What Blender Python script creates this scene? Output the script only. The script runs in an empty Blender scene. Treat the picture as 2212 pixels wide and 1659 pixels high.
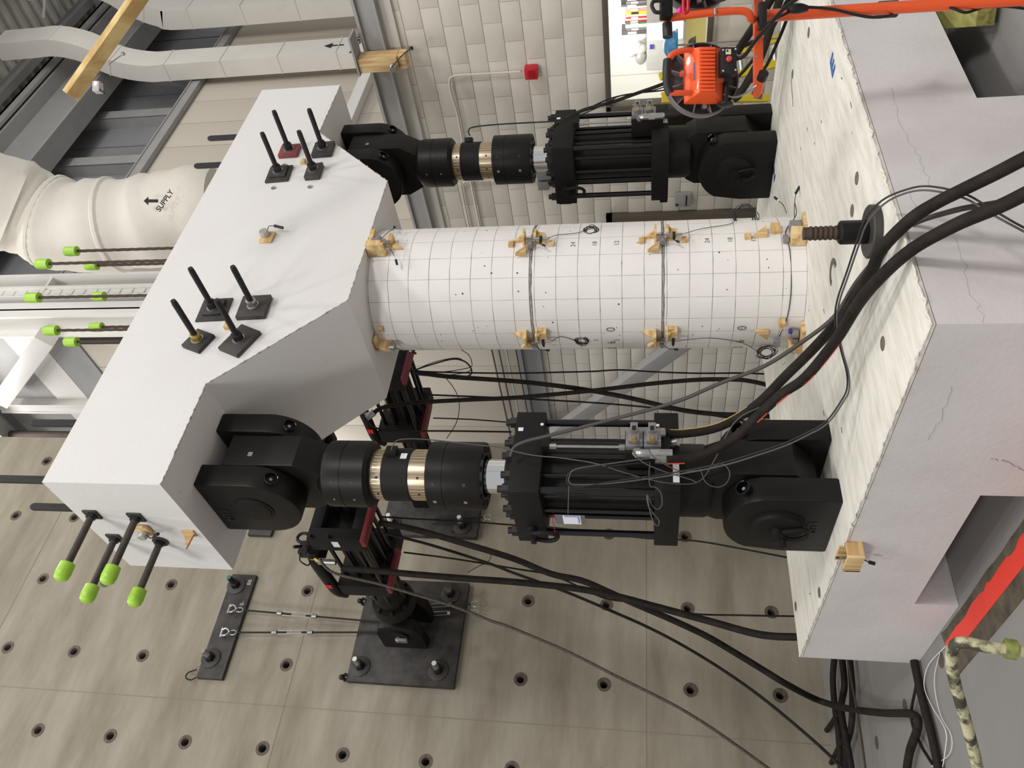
import bpy, bmesh, math, random
from math import sin, cos, pi, radians, atan2, hypot
from mathutils import Vector as V, Matrix, geometry
random.seed(7)
SC = bpy.context.scene
COL = SC.collection
# ------------------------------------------------------------------ camera (the phone was held on its side: the room's up is the picture's left)
CAM = V((-4.277,-4.057,1.04))
FW, RT, UP = V((627.974,760.619,164.647)).normalized(), V((771.106,-636.706,0.341)).normalized(), None
RT = (RT - FW*RT.dot(FW)).normalized(); UP = RT.cross(FW)
cd = bpy.data.cameras.new('camera'); cam = bpy.data.objects.new('camera', cd); COL.objects.link(cam)
cd.sensor_fit = 'HORIZONTAL'; cd.sensor_width = 36; cd.lens = 36*1717.04/2212; cd.clip_end = 200; cd.clip_start = .05
m = Matrix.Identity(4)
for i, a in enumerate((-UP, RT, -FW)):
    for j in range(3): m[j][i] = a[j]
m.translation = CAM; cam.matrix_world = m
SC.camera = cam
# ------------------------------------------------------------------ light
W = bpy.data.worlds.new('world'); SC.world = W; W.use_nodes = True
W.node_tree.nodes['Background'].inputs[0].default_value = (1, .985, .96, 1)
W.node_tree.nodes['Background'].inputs[1].default_value = .50
def lamp(loc, power, size, col=(1, .98, .95), target=None, sy=None):
    l = bpy.data.lights.new('area_light', 'AREA'); l.energy = power; l.color = col
    l.shape = 'RECTANGLE'; l.size = size; l.size_y = sy or size
    o = bpy.data.objects.new('area_light', l); COL.objects.link(o); o.location = loc
    d = (V(target) if target else V((loc[0], loc[1], 0))) - V(loc)
    o.rotation_euler = d.to_track_quat('-Z', 'Y').to_euler()
    return o
for loc, pw in (((-5.2, -5.5, 11), 165), ((-1.0, -6.2, 11), 185), ((3.0, -6.0, 11.5), 150), ((-7.5, -1.5, 11), 150)):
    lamp(loc, pw, .8)
lamp((-2.6, -13, 8), 640, 2.0, target=(-.5, -1, .8))  # added fill from behind the camera, brightens the column and footing front
lamp((-13, -5, 8), 520, 2.0, target=(-2, 0, .5))  # added fill from the left, brightens the faces turned that way
lamp((1.0, 5.9, 7.5), 0.01, .5) if 0 else None
lamp((1.2, .6, 13.2), 150, 1.2, target=(.8, 3.0, 5))
lamp((-4, 1.0, 13), 150, 1.2, target=(-3, 4.4, 7))
lamp((8.5, -1.0, 12.0), 120, 1.5, target=(9, 3.8, 7))
lamp((2.2, 5.6, 13.2), 105, 1.0, target=(3.3, 5.4, 8))
lamp((2.2, 8.2, 8.5), 230, 1.0, target=(3.3, 5.6, 3.5))  # added fill hidden behind the strong wall, brightens the side wall panels
SC.view_settings.view_transform = 'Standard'; SC.view_settings.look = 'None'
SC.view_settings.exposure = 0; SC.view_settings.gamma = 1; SC.view_settings.use_curve_mapping = False
# ------------------------------------------------------------------ materials
MT = {}
def s2l(c): return tuple((x/12.92 if x <= .04045 else ((x+.055)/1.055)**2.4) for x in (v/255 for v in c)) + (1,)
def mat(name, rgb, rough=.6, metal=0, var=0, vscale=4, stretch=(1, 1, 1), bump=0, bscale=60, rgb2=None, spots=None, emit=0, spec=None, coat=0, lo=.35, hi=.7):
    """procedural surface: base colour, large soft variation towards rgb2, fine bump, optional dark specks"""
    if name in MT: return MT[name]
    M = bpy.data.materials.new(name); M.use_nodes = True; N = M.node_tree.nodes; L = M.node_tree.links
    B = N['Principled BSDF']; B.inputs['Roughness'].default_value = rough; B.inputs['Metallic'].default_value = metal
    if spec is not None: B.inputs['Specular IOR Level'].default_value = spec
    if coat: B.inputs['Coat Weight'].default_value = coat
    c = s2l(rgb); B.inputs['Base Color'].default_value = c
    src = None
    if var or bump or spots:
        tc = N.new('ShaderNodeTexCoord'); mp = N.new('ShaderNodeMapping'); mp.inputs['Scale'].default_value = stretch
        g = N.new('ShaderNodeNewGeometry'); L.new(g.outputs['Position'], mp.inputs['Vector'])
    if var:
        n1 = N.new('ShaderNodeTexNoise'); n1.inputs['Scale'].default_value = vscale; n1.inputs['Detail'].default_value = 7; n1.inputs['Roughness'].default_value = .62
        L.new(mp.outputs[0], n1.inputs['Vector'])
        r = N.new('ShaderNodeMapRange'); r.inputs['From Min'].default_value = lo; r.inputs['From Max'].default_value = hi
        r.inputs['To Max'].default_value = var; L.new(n1.outputs['Fac'], r.inputs['Value'])
        mx = N.new('ShaderNodeMix'); mx.data_type = 'RGBA'; mx.inputs['A'].default_value = c; mx.inputs['B'].default_value = s2l(rgb2 or tuple(v*.7 for v in rgb))
        L.new(r.outputs[0], mx.inputs['Factor']); src = mx.outputs['Result']
    if spots:
        vo = N.new('ShaderNodeTexVoronoi'); vo.inputs['Scale'].default_value = spots[0]; L.new(g.outputs['Position'], vo.inputs['Vector'])
        w = N.new('ShaderNodeMath'); w.operation = 'MULTIPLY'; L.new(vo.outputs['Color'], w.inputs[0]); w.inputs[1].default_value = spots[1]
        lt = N.new('ShaderNodeMath'); lt.operation = 'LESS_THAN'; L.new(vo.outputs['Distance'], lt.inputs[0]); L.new(w.outputs[0], lt.inputs[1])
        m2 = N.new('ShaderNodeMix'); m2.data_type = 'RGBA'; m2.inputs['A'].default_value = c; m2.inputs['B'].default_value = s2l(spots[2])
        if src: L.new(src, m2.inputs['A'])
        L.new(lt.outputs[0], m2.inputs['Factor']); src = m2.outputs['Result']
    if src: L.new(src, B.inputs['Base Color'])
    if bump:
        n2 = N.new('ShaderNodeTexNoise'); n2.inputs['Scale'].default_value = bscale; n2.inputs['Detail'].default_value = 4
        L.new(mp.outputs[0], n2.inputs['Vector'])
        b = N.new('ShaderNodeBump'); b.inputs['Strength'].default_value = bump; b.inputs['Distance'].default_value = .01
        L.new(n2.outputs['Fac'], b.inputs['Height']); L.new(b.outputs[0], B.inputs['Normal'])
    if emit:
        B.inputs['Emission Color'].default_value = c; B.inputs['Emission Strength'].default_value = emit
    MT[name] = M; return M
def wood(name, rgb, rgb2, axis=0, scale=26):
    if name in MT: return MT[name]
    M = mat(name, rgb, .65); N = M.node_tree.nodes; L = M.node_tree.links; B = N['Principled BSDF']
    tc = N.new('ShaderNodeTexCoord'); mp = N.new('ShaderNodeMapping'); s = [1, 1, 1]; s[axis] = .08; mp.inputs['Scale'].default_value = s
    L.new(tc.outputs['Object'], mp.inputs['Vector'])
    n = N.new('ShaderNodeTexNoise'); n.inputs['Scale'].default_value = scale; n.inputs['Detail'].default_value = 3; n.inputs['Distortion'].default_value = .6; L.new(mp.outputs[0], n.inputs['Vector'])
    r = N.new('ShaderNodeValToRGB'); e = r.color_ramp.elements; e[0].position = .38; e[0].color = s2l(rgb); e[1].position = .62; e[1].color = s2l(rgb2)
    L.new(n.outputs['Fac'], r.inputs[0]); L.new(r.outputs[0], B.inputs['Base Color']); return M
white_conc = mat('white_painted_concrete', (219, 217, 216), .75, var=.35, vscale=3, rgb2=(214, 210, 206), bump=.12, bscale=45, spots=(9, .05, (120, 115, 108)))
cap_edge = mat('chipped_edge', (196, 190, 178), .9, var=1, vscale=40, rgb2=(84, 76, 66), bump=.8, bscale=60)
foot_side = mat('footing_side_paint', (216, 213, 213), .75, var=.5, vscale=1.6, rgb2=(192, 187, 184), bump=.15, bscale=35, spots=(5, .035, (70, 66, 62)))
foot_top = mat('footing_top_plaster', (227, 224, 216), .85, var=.9, vscale=7, stretch=(.5, 2.4, 1), rgb2=(196, 191, 177), bump=.06, bscale=18, spots=(7, .05, (120, 115, 104)), lo=.42, hi=.75)
under_dark = mat('pocket_inner', (88, 84, 80), .85, var=.5, vscale=6)
strong = mat('bare_concrete', (158, 151, 136), .8, var=.9, vscale=2.2, stretch=(.35, 1, 1.5), rgb2=(122, 113, 97), bump=.12, bscale=30, lo=.34, hi=.72)
floor_m = mat('grey_floor_sealer', (138, 136, 135), .5, var=.4, vscale=1.2, rgb2=(122, 119, 117), bump=.05)
block_m = mat('painted_block', (214, 208, 198), .6, var=.2, vscale=3, rgb2=(200, 194, 184), bump=.25, bscale=180)
mortar = mat('painted_mortar', (206, 200, 190), .7)
panel_m = mat('precast_panel', (204, 196, 184), .8, var=.8, vscale=60, rgb2=(176, 167, 153), bump=.1, bscale=120)
upper_m = mat('grey_metal_siding', (138, 138, 142), .7, var=.3, vscale=1)
deck_m = mat('roof_deck', (206, 204, 196), .6, var=.35, vscale=2, rgb2=(150, 146, 134))
gsteel = mat('grey_painted_steel', (158, 157, 156), .5, var=.2, vscale=3)
dsteel = mat('dark_grey_steel', (120, 120, 122), .5)
wsteel = mat('white_painted_steel', (226, 224, 220), .45)
duct_m = mat('duct_paint', (222, 218, 211), .5, var=.25, vscale=2, rgb2=(190, 186, 178))
fabric = mat('duct_insulation_wrap', (222, 217, 207), .75, var=.3, vscale=2, rgb2=(204, 198, 186), bump=.5, bscale=7)
black = mat('black_enamel', (20, 19, 19), .42, var=.7, vscale=7, rgb2=(27, 25, 24), bump=.06, bscale=90, spec=.22)
black2 = mat('black_satin', (24, 23, 23), .55, var=.5, vscale=10, rgb2=(30, 28, 27), spec=.2)
blackgl = mat('black_gloss_tube', (12, 12, 16), .22, spec=.5)
plate_m = mat('mill_scale_plate', (46, 44, 43), .55, .2, var=.9, vscale=6, rgb2=(76, 72, 70), bump=.1)
rodm = mat('black_threaded_rod', (34, 32, 32), .6, .3, bump=.5, bscale=260)
rusty = mat('dark_rusty_bar', (62, 52, 46), .7, .2, var=.6, vscale=30, rgb2=(88, 66, 52), bump=.4, bscale=200)
nut_m = mat('dark_nut', (40, 39, 40), .45, .5)
zinc = mat('zinc_steel', (178, 178, 176), .3, .85, var=.3, vscale=30)
brassy = mat('yellow_zinc', (176, 150, 86), .35, .8)
chrome = mat('chrome_rod', (225, 228, 232), .08, 1)
maroon = mat('maroon_paint', (120, 34, 44), .5, var=.4, vscale=30)
redm = mat('red_plastic', (190, 24, 38), .45)
pine = wood('pine_wood', (222, 196, 148), (190, 152, 98), 0)
pinez = wood('pine_wood_upright', (222, 196, 148), (190, 152, 98), 2)
green_w = wood('treated_timber', (150, 150, 84), (120, 108, 58), 0)
greencap = mat('lime_plastic', (160, 206, 66), .35, var=.4, vscale=30, rgb2=(140, 186, 50))
rubber = mat('black_rubber_hose', (26, 23, 22), .7, var=.6, vscale=14, rgb2=(52, 44, 37), spec=.2)
cablem = mat('black_cable', (24, 22, 23), .5)
cableg = mat('grey_cable', (78, 77, 76), .5)
orange = mat('orange_powder_coat', (236, 92, 42), .32, coat=.2)
dgrey_pl = mat('dark_grey_plastic', (98, 90, 94), .45)
yellowm = mat('yellow_paint', (214, 190, 40), .45)
whitep = mat('white_plastic', (236, 234, 230), .5)
greyalu = mat('grey_aluminium', (150, 148, 150), .4, .6)
bluem = mat('blue_plastic', (40, 110, 150), .4)
bluetape = mat('blue_marker', (58, 104, 176), .6)
ink = mat('black_ink', (28, 26, 26), .7)
pencil = mat('pencil_mark', (104, 102, 104), .8)
redpaint = mat('red_floor_paint', (226, 62, 48), .6, var=.3, vscale=20, rgb2=(206, 70, 60))
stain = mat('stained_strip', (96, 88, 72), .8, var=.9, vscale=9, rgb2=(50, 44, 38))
yelwhite = mat('worn_white_yellow_pipe', (178, 174, 140), .6, var=1, vscale=22, rgb2=(58, 54, 42), lo=.47, hi=.58, bump=.3)
glass_m = None
def glass():
    global glass_m
    if glass_m: return glass_m
    M = bpy.data.materials.new('window_glass'); M.use_nodes = True; N = M.node_tree.nodes; L = M.node_tree.links
    t = N.new('ShaderNodeBsdfTransparent'); g = N.new('ShaderNodeBsdfGlossy'); g.inputs['Roughness'].default_value = .03
    mx = N.new('ShaderNodeMixShader'); mx.inputs[0].default_value = .05; L.new(t.outputs[0], mx.inputs[1]); L.new(g.outputs[0], mx.inputs[2])
    L.new(mx.outputs[0], N['Material Output'].inputs[0]); glass_m = M; return M
def nodes_of(M): return M.node_tree.nodes, M.node_tree.links, M.node_tree.nodes['Principled BSDF']
# column paint: white with the pencilled measuring grid (a flat drawing) and small air voids
def column_mat():
    M = bpy.data.materials.new('column_paint_with_pencil_grid'); M.use_nodes = True; N, L, B = nodes_of(M); B.inputs['Roughness'].default_value = .7
    g = N.new('ShaderNodeNewGeometry'); s = N.new('ShaderNodeSeparateXYZ'); L.new(g.outputs['Position'], s.inputs[0])
    def mth(op, a, b=None, c=None):
        n = N.new('ShaderNodeMath'); n.operation = op
        for i, v in enumerate((a, b, c)):
            if v is None: continue
            if isinstance(v, (int, float)): n.inputs[i].default_value = v
            else: L.new(v, n.inputs[i])
        return n.outputs[0]
    wob = N.new('ShaderNodeTexNoise'); wob.inputs['Scale'].default_value = 3; L.new(g.outputs['Position'], wob.inputs['Vector'])
    wb = mth('MULTIPLY', mth('SUBTRACT', wob.outputs['Fac'], .5), .012)
    z = mth('ADD', s.outputs[2], wb)
    dz = mth('PINGPONG', z, .0745)          # rings every .149
    lz = mth('LESS_THAN', dz, .0021)
    an = mth('ADD', mth('ARCTAN2', s.outputs[1], s.outputs[0]), mth('MULTIPLY', wb, .6))
    da = mth('PINGPONG', mth('ADD', an, radians(12.5)), radians(9.6))
    la = mth('LESS_THAN', da, .0036)
    fz = N.new('ShaderNodeTexNoise'); fz.inputs['Scale'].default_value = 9; L.new(g.outputs['Position'], fz.inputs['Vector'])
    fade = mth('MULTIPLY', fz.outputs['Fac'], 1.3)
    ln = mth('MULTIPLY', mth('MAXIMUM', lz, mth('MULTIPLY', la, .75)), fade)
    vo = N.new('ShaderNodeTexVoronoi'); vo.inputs['Scale'].default_value = 20; L.new(g.outputs['Position'], vo.inputs['Vector'])
    sv = N.new('ShaderNodeSeparateColor'); L.new(vo.outputs['Color'], sv.inputs[0])
    sp = mth('LESS_THAN', vo.outputs['Distance'], mth('MULTIPLY', mth('POWER', sv.outputs[0], 5), .15))
    n1 = N.new('ShaderNodeTexNoise'); n1.inputs['Scale'].default_value = 5; L.new(g.outputs['Position'], n1.inputs['Vector'])
    base = N.new('ShaderNodeMix'); base.data_type = 'RGBA'; base.inputs['A'].default_value = s2l((232, 229, 227)); base.inputs['B'].default_value = s2l((221, 217, 214)); L.new(n1.outputs['Fac'], base.inputs['Factor'])
    m1 = N.new('ShaderNodeMix'); m1.data_type = 'RGBA'; m1.inputs['B'].default_value = s2l((70, 68, 70)); L.new(base.outputs['Result'], m1.inputs['A']); L.new(ln, m1.inputs['Factor']); m1.clamp_factor = True
    m2 = N.new('ShaderNodeMix'); m2.data_type = 'RGBA'; m2.inputs['B'].default_value = s2l((52, 48, 46)); L.new(m1.outputs['Result'], m2.inputs['A']); L.new(sp, m2.inputs['Factor'])
    L.new(m2.outputs['Result'], B.inputs['Base Color'])
    b = N.new('ShaderNodeBump'); b.inputs['Strength'].default_value = .1; L.new(n1.outputs['Fac'], b.inputs['Height']); L.new(b.outputs[0], B.inputs['Normal'])
    return M
def flute_mat():                            # silver load cell sleeve with bright vertical flutes
    M = mat('fluted_sleeve', (158, 144, 124), .34, .9); return M
# ------------------------------------------------------------------ mesh builder
ORG = {}
class MB:
    def __init__(s): s.v = []; s.f = []; s.mi = []; s.m = 0; s.weld = False
    def add(s, vs, fs):
        o = len(s.v); s.v += [V(a) for a in vs]; s.f += [tuple(i+o for i in f) for f in fs]; s.mi += [s.m]*len(fs); return s
    def box(s, a, b, R=None, c=None):
        x0, y0, z0 = a; x1, y1, z1 = b
        vs = [V((x, y, z)) for x in (x0, x1) for y in (y0, y1) for z in (z0, z1)]
        if R is not None:
            c = V(c) if c is not None else sum(vs, V())/8
            vs = [R@(q-c)+c for q in vs]
        return s.add(vs, [(0, 1, 3, 2), (4, 6, 7, 5), (0, 4, 5, 1), (2, 3, 7, 6), (0, 2, 6, 4), (1, 5, 7, 3)])
    def fbox(s, o, ax, ay, az, a, b):       # box in a local frame
        o, ax, ay, az = V(o), V(ax), V(ay), V(az)
        vs = [o+ax*x+ay*y+az*z for x in (a[0], b[0]) for y in (a[1], b[1]) for z in (a[2], b[2])]
        return s.add(vs, [(0, 1, 3, 2), (4, 6, 7, 5), (0, 4, 5, 1), (2, 3, 7, 6), (0, 2, 6, 4), (1, 5, 7, 3)])
    def lathe(s, o, d, prof, n=24, cap=True, x=None):
        o = V(o); d = V(d).normalized(); x = V(x) if x is not None else (d.orthogonal().normalized()); x = (x-d*x.dot(d)).normalized(); y = d.cross(x)
        vs = []; fs = []
        for h, r in prof:
            for k in range(n):
                a = 2*pi*k/n; vs.append(o+d*h+(x*cos(a)+y*sin(a))*r)
        for i in range(len(prof)-1):
            for k in range(n): fs.append((i*n+k, i*n+(k+1) % n, (i+1)*n+(k+1) % n, (i+1)*n+k))
        if cap:
            fs.append(tuple(range(n-1, -1, -1))); fs.append(tuple((len(prof)-1)*n+k for k in range(n)))
        return s.add(vs, fs)
    def cyl(s, a, b, r, n=16, r2=None):
        a, b = V(a), V(b); return s.lathe(a, b-a, [(0, r), ((b-a).length, r if r2 is None else r2)], n)
    def hex(s, a, b, r): return s.cyl(a, b, r, 6)
    def prism(s, poly, o, ax, ay, az, t0, t1):    # 2D outline (ax, ay) thickened along az
        o, ax, ay, az = V(o), V(ax), V(ay), V(az); n = len(poly)
        vs = [o+ax*x+ay*y+az*t0 for x, y in poly]+[o+ax*x+ay*y+az*t1 for x, y in poly]
        fs = [tuple(range(n-1, -1, -1)), tuple(range(n, 2*n))]+[(i, (i+1) % n, n+(i+1) % n, n+i) for i in range(n)]
        return s.add(vs, fs)
    def tube(s, pts, r, n=8, cap=True, smooth=4):
        P = spline(pts, smooth) if smooth else [V(q) for q in pts]
        T = [(P[min(i+1, len(P)-1)]-P[max(i-1, 0)]).normalized() for i in range(len(P))]
        x = T[0].orthogonal().normalized(); vs = []; fs = []
        for i, q in enumerate(P):
            x = (x-T[i]*x.dot(T[i]))
            if x.length < 1e-6: x = T[i].orthogonal()
            x.normalize(); y = T[i].cross(x); rr = r(i/(len(P)-1)) if callable(r) else r
            for k in range(n): a = 2*pi*k/n; vs.append(q+(x*cos(a)+y*sin(a))*rr)
        for i in range(len(P)-1):
            for k in range(n): fs.append((i*n+k, i*n+(k+1) % n, (i+1)*n+(k+1) % n, (i+1)*n+k))
        if cap: fs.append(tuple(range(n-1, -1, -1))); fs.append(tuple((len(P)-1)*n+k for k in range(n)))
        return s.add(vs, fs)
    def sphere(s, c, r, n=14, m=8, sc=(1, 1, 1), half=False):
        vs = []; fs = []; c = V(c)
        for i in range(m+1):
            t = pi*i/m*(.5 if half else 1)
            for k in range(n): a = 2*pi*k/n; vs.append(c+V((sin(t)*cos(a)*sc[0], sin(t)*sin(a)*sc[1], cos(t)*sc[2]))*r)
        for i in range(m):
            for k in range(n): fs.append((i*n+k, (i+1)*n+k, (i+1)*n+(k+1) % n, i*n+(k+1) % n))
        return s.add(vs, fs)
    def mesh(s, name, mats, off=V((0, 0, 0)), ang=35, bevel=0):
        me = bpy.data.meshes.new(name); me.from_pydata([q-off for q in s.v], [], s.f)
        for M in (mats if isinstance(mats, (list, tuple)) else [mats]): me.materials.append(M)
        bm = bmesh.new(); bm.from_mesh(me)
        for f, i in zip(bm.faces, s.mi): f.material_index = i
        if s.weld: bmesh.ops.remove_doubles(bm, verts=bm.verts, dist=1e-5)
        bmesh.ops.recalc_face_normals(bm, faces=bm.faces)
        if bevel:
            ed = [e for e in bm.edges if len(e.link_faces) == 2 and e.calc_face_angle(0) > .6]
            bmesh.ops.bevel(bm, geom=ed, offset=bevel, segments=2, profile=.6, affect='EDGES', clamp_overlap=True)
        bm.to_mesh(me); bm.free()
        me.polygons.foreach_set('use_smooth', [True]*len(me.polygons)); me.set_sharp_from_angle(angle=radians(ang))
        return me
    def build(s, name, mats, parent=None, ang=35, bevel=0, label=None, kind=None):
        if bevel: ang = min(ang, 24)
        off = ORG[parent.name] if parent else V((0, 0, 0))
        o = bpy.data.objects.new(name, s.mesh(name, mats, off, ang, bevel)); COL.objects.link(o)
        if parent: o.parent = parent
        ORG[o.name] = off
        if label: o['label'] = label
        if kind: o['kind'] = kind
        return o
def spline(pts, k):
    P = [V(q) for q in pts]
    if len(P) < 3: return P
    Q = [2*P[0]-P[1]]+P+[2*P[-1]-P[-2]]; out = []
    for i in range(1, len(Q)-2):
        a, b, c, d = Q[i-1:i+3]
        for j in range(k):
            t = j/k; out.append(.5*((2*b)+(c-a)*t+(2*a-5*b+4*c-d)*t*t+(3*b-a-3*c+d)*t**3))
    out.append(P[-1]); return out
def thing(name, label, cat, loc=(0, 0, 0), group=None):
    o = bpy.data.objects.new(name, None); COL.objects.link(o); o.location = loc; o.empty_display_size = .1
    o['label'] = label; o['category'] = cat; ORG[o.name] = V(loc)
    if group: o['group'] = group
    return o
def tag(o, label, cat, group=None, kind=None):
    o['label'] = label; o['category'] = cat
    if group: o['group'] = group
    if kind: o['kind'] = kind
    return o
def solo(name, mb, mats, label, cat, group=None, ang=35, bevel=0):
    return tag(mb.build(name, mats, ang=ang, bevel=bevel), label, cat, group)
def text_mesh(s, size, depth=0, bold=0):
    c = bpy.data.curves.new('t', 'FONT'); c.body = s; c.size = size; c.align_x = 'CENTER'; c.align_y = 'CENTER'; c.offset = bold; c.extrude = depth
    o = bpy.data.objects.new('t', c); COL.objects.link(o); bpy.context.view_layer.update()
    me = bpy.data.meshes.new_from_object(o.evaluated_get(bpy.context.evaluated_depsgraph_get()))
    bpy.data.objects.remove(o); bpy.data.curves.remove(c)
    return me
def text_on(name, s, size, o, ax, ay, M, parent=None, bold=0, cyl=None, lift=.0015):
    me = text_mesh(s, size, 0, bold); o, ax, ay = V(o), V(ax).normalized(), V(ay).normalized(); n = ax.cross(ay)
    off = ORG[parent.name] if parent else V((0, 0, 0))
    if cyl: bm = bmesh.new(); bm.from_mesh(me); bmesh.ops.subdivide_edges(bm, edges=[e for e in bm.edges if e.calc_length() > .02], cuts=2); bm.to_mesh(me); bm.free()
    for v in me.vertices:
        q = o+ax*v.co.x+ay*v.co.y+n*lift
        if cyl: a0 = atan2(o.y, o.x)+v.co.x/cyl; q = V((cos(a0)*(cyl+lift), sin(a0)*(cyl+lift), o.z+v.co.y))
        v.co = q-off
    me.materials.clear(); me.materials.append(M)
    ob = bpy.data.objects.new(name, me); COL.objects.link(ob)
    if parent: ob.parent = parent
    ORG[ob.name] = off
    return ob
def holed(mb, outer, holes, o, ax, ay, n=20):      # flat face with round holes; outline and hole centres in 2D
    loops = [[V((x, y, 0)) for x, y in outer]]
    for cx, cy, r in holes: loops.append([V((cx+r*cos(-2*pi*k/n), cy+r*sin(-2*pi*k/n), 0)) for k in range(n)])
    fl = [q for l in loops for q in l]; tri = geometry.tessellate_polygon(loops); o, ax, ay = V(o), V(ax), V(ay)
    mb.add([o+ax*q.x+ay*q.y for q in fl], tri)
X, Y, Z = V((1, 0, 0)), V((0, 1, 0)), V((0, 0, 1))
# ================================================================== SETTING
FZ, YW, XE = -.757, 4.427, 1.71
mb = MB(); mb.box((-14, -9, FZ-.3), (30, 16, FZ)); floor = mb.build('floor', floor_m, kind='structure')
HS = .888; HX = [-2.2545+HS*i for i in range(-3, 5)]; HZ = [7.6765-HS*j for j in range(-3, 10)]
holes = [(x, z, .046) for x in HX for z in HZ if x < XE-.1]
mb = MB(); holed(mb, [(-9, FZ), (XE, FZ), (XE, 14), (-9, 14)], holes, (0, YW, 0), X, Z)
mb.add([(XE, YW, FZ), (XE, YW+.6, FZ), (XE, YW+.6, 14), (XE, YW, 14)], [(0, 1, 2, 3)])
mb.add([(-9, YW+.6, FZ), (XE, YW+.6, FZ), (XE, YW+.6, 14), (-9, YW+.6, 14)], [(0, 1, 2, 3)])
mb.add([(-9, YW, 14), (XE, YW, 14), (XE, YW+.6, 14), (-9, YW+.6, 14)], [(0, 1, 2, 3)])
swall = mb.build('wall_front', strong, kind='structure')
mb = MB(); n = 20                               # steel sleeve: ring face set slightly proud, bore running into the wall
mb.lathe((0, 0, 0), (0, 1, 0), [(-.004, .073), (-.004, .044), (.012, .036), (.55, .036)], n, cap=False); mb.lathe((0, 0, 0), (0, 1, 0), [(-.004, .073), (.004, .075)], n, cap=False)
mb.lathe((0, .3, 0), (0, 1, 0), [(0, .037), (.01, .001)], n, cap=False)
sl_me = mb.mesh('sleeve', mat('rusty_sleeve', (104, 94, 84), .6, .2, var=.8, vscale=30, rgb2=(66, 54, 46)))
for x, z, r in holes:
    o = bpy.data.objects.new('wall_sleeve', sl_me); COL.objects.link(o); o.parent = swall; o.location = (x, YW, z)
# formwork joints of the strong wall, recessed lines
for z in (1.02, 4.9, 8.8):
    mb = MB(); mb.box((-9, YW-.003, z), (XE, YW+.002, z+.007)); mb.build('form_joint', mat('joint_line', (138, 130, 114), .9), swall)
for x in (-4.15, -1.82):
    mb = MB(); mb.box((x, YW-.003, FZ), (x+.007, YW+.002, 14)); mb.build('form_joint', MT['joint_line'], swall)
# floor anchor holes
for x, y in ((-2.24, 1.07), (-2.235, 1.955), (-2.23, 2.84), (-3.12, 1.95), (-3.12, 2.84)):
    mb = MB(); mb.lathe((x, y, FZ+.001), Z, [(0, .05), (.001, .05)], 20); mb.build('floor_anchor_hole', mat('hole_dark', (86, 76, 68), .8), floor)
# ---- block wall with the office window (right of the specimen)
XB = 3.3; BH, BL = .1972, .394
wr = MB(); WY0, WY1, WZ0, WZ1 = -2.2, .60, .40, 1.44
wr.box((XB+.014, -6, FZ), (XB+.19, WY0, 3.62)); wr.box((XB+.014, WY1, FZ), (XB+.19, 3.85, 3.62))
wr.box((XB+.014, WY0, FZ), (XB+.19, WY1, WZ0)); wr.box((XB+.014, WY0, WZ1), (XB+.19, WY1, 3.62))
wallr = wr.build('wall_right', mortar, kind='structure')
def block_mesh(l, h):
    m_ = MB(); m_.box((.006, .002, .002), (.03, l-.005, h-.005)); return m_.mesh('block', block_m, bevel=.003, ang=20)
bm_full, cache = block_mesh(BL, BH), {}
def lay(parent, x, y0, y1, z0, z1, skip=None, ph=0):
    r = 0; z = z0
    while z < z1-.05:
        y = y0-(BL/2 if (r+ph) % 2 else 0)
        while y < y1-.02:
            a, b = max(y, y0), min(y+BL, y1); h = min(BH, z1-z)
            segs = [(a, b)]
            if skip and z+h > skip[2]+.02 and z < skip[3]-.02:
                segs = [(a, min(b, skip[0])), (max(a, skip[1]), b)]
            for a_, b_ in segs:
                if b_-a_ < .05: continue
                k = (round(b_-a_, 3), round(h, 3))
                me = bm_full if abs(k[0]-BL) < .01 and abs(k[1]-BH) < .01 else cache.setdefault(k, None) or cache.setdefault('m%s%s' % k, block_mesh(*k))
                o = bpy.data.objects.new('block', me); COL.objects.link(o); o.parent = parent; o.location = (x, a_, z)
            y += BL
        z += BH; r += 1
lay(wallr, XB, -1.2, 3.85, FZ+.02, 3.62, (WY0, WY1, WZ0, WZ1))
# ---- office window
fr = mat('bronze_frame', (92, 84, 74), .5); win = thing('window_1', 'x', 'x'); del win['label']; del win['category']; win['kind'] = 'structure'
m_ = MB(); fw = .055
m_.box((XB-.03, WY0, WZ1-fw), (XB+.1, WY1, WZ1)); m_.box((XB-.03, WY0, WZ0), (XB+.1, WY1, WZ0+fw)); m_.box((XB-.03, WY1-fw, WZ0), (XB+.1, WY1, WZ1)); m_.box((XB-.03, WY0, WZ0), (XB+.1, WY0+fw, WZ1))
m_.build('window_frame', fr, win, bevel=.004)
m_ = MB(); m_.box((XB+.03, WY0+fw, WZ0+fw), (XB+.036, WY1-fw, WZ1-fw)); m_.build('window_pane', glass(), win)
m_ = MB(); m_.box((XB+.0, WY0, WZ0-.03), (XB+.19, WY1+.0, WZ0)); m_.build('window_sill', wsteel, win)
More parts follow.
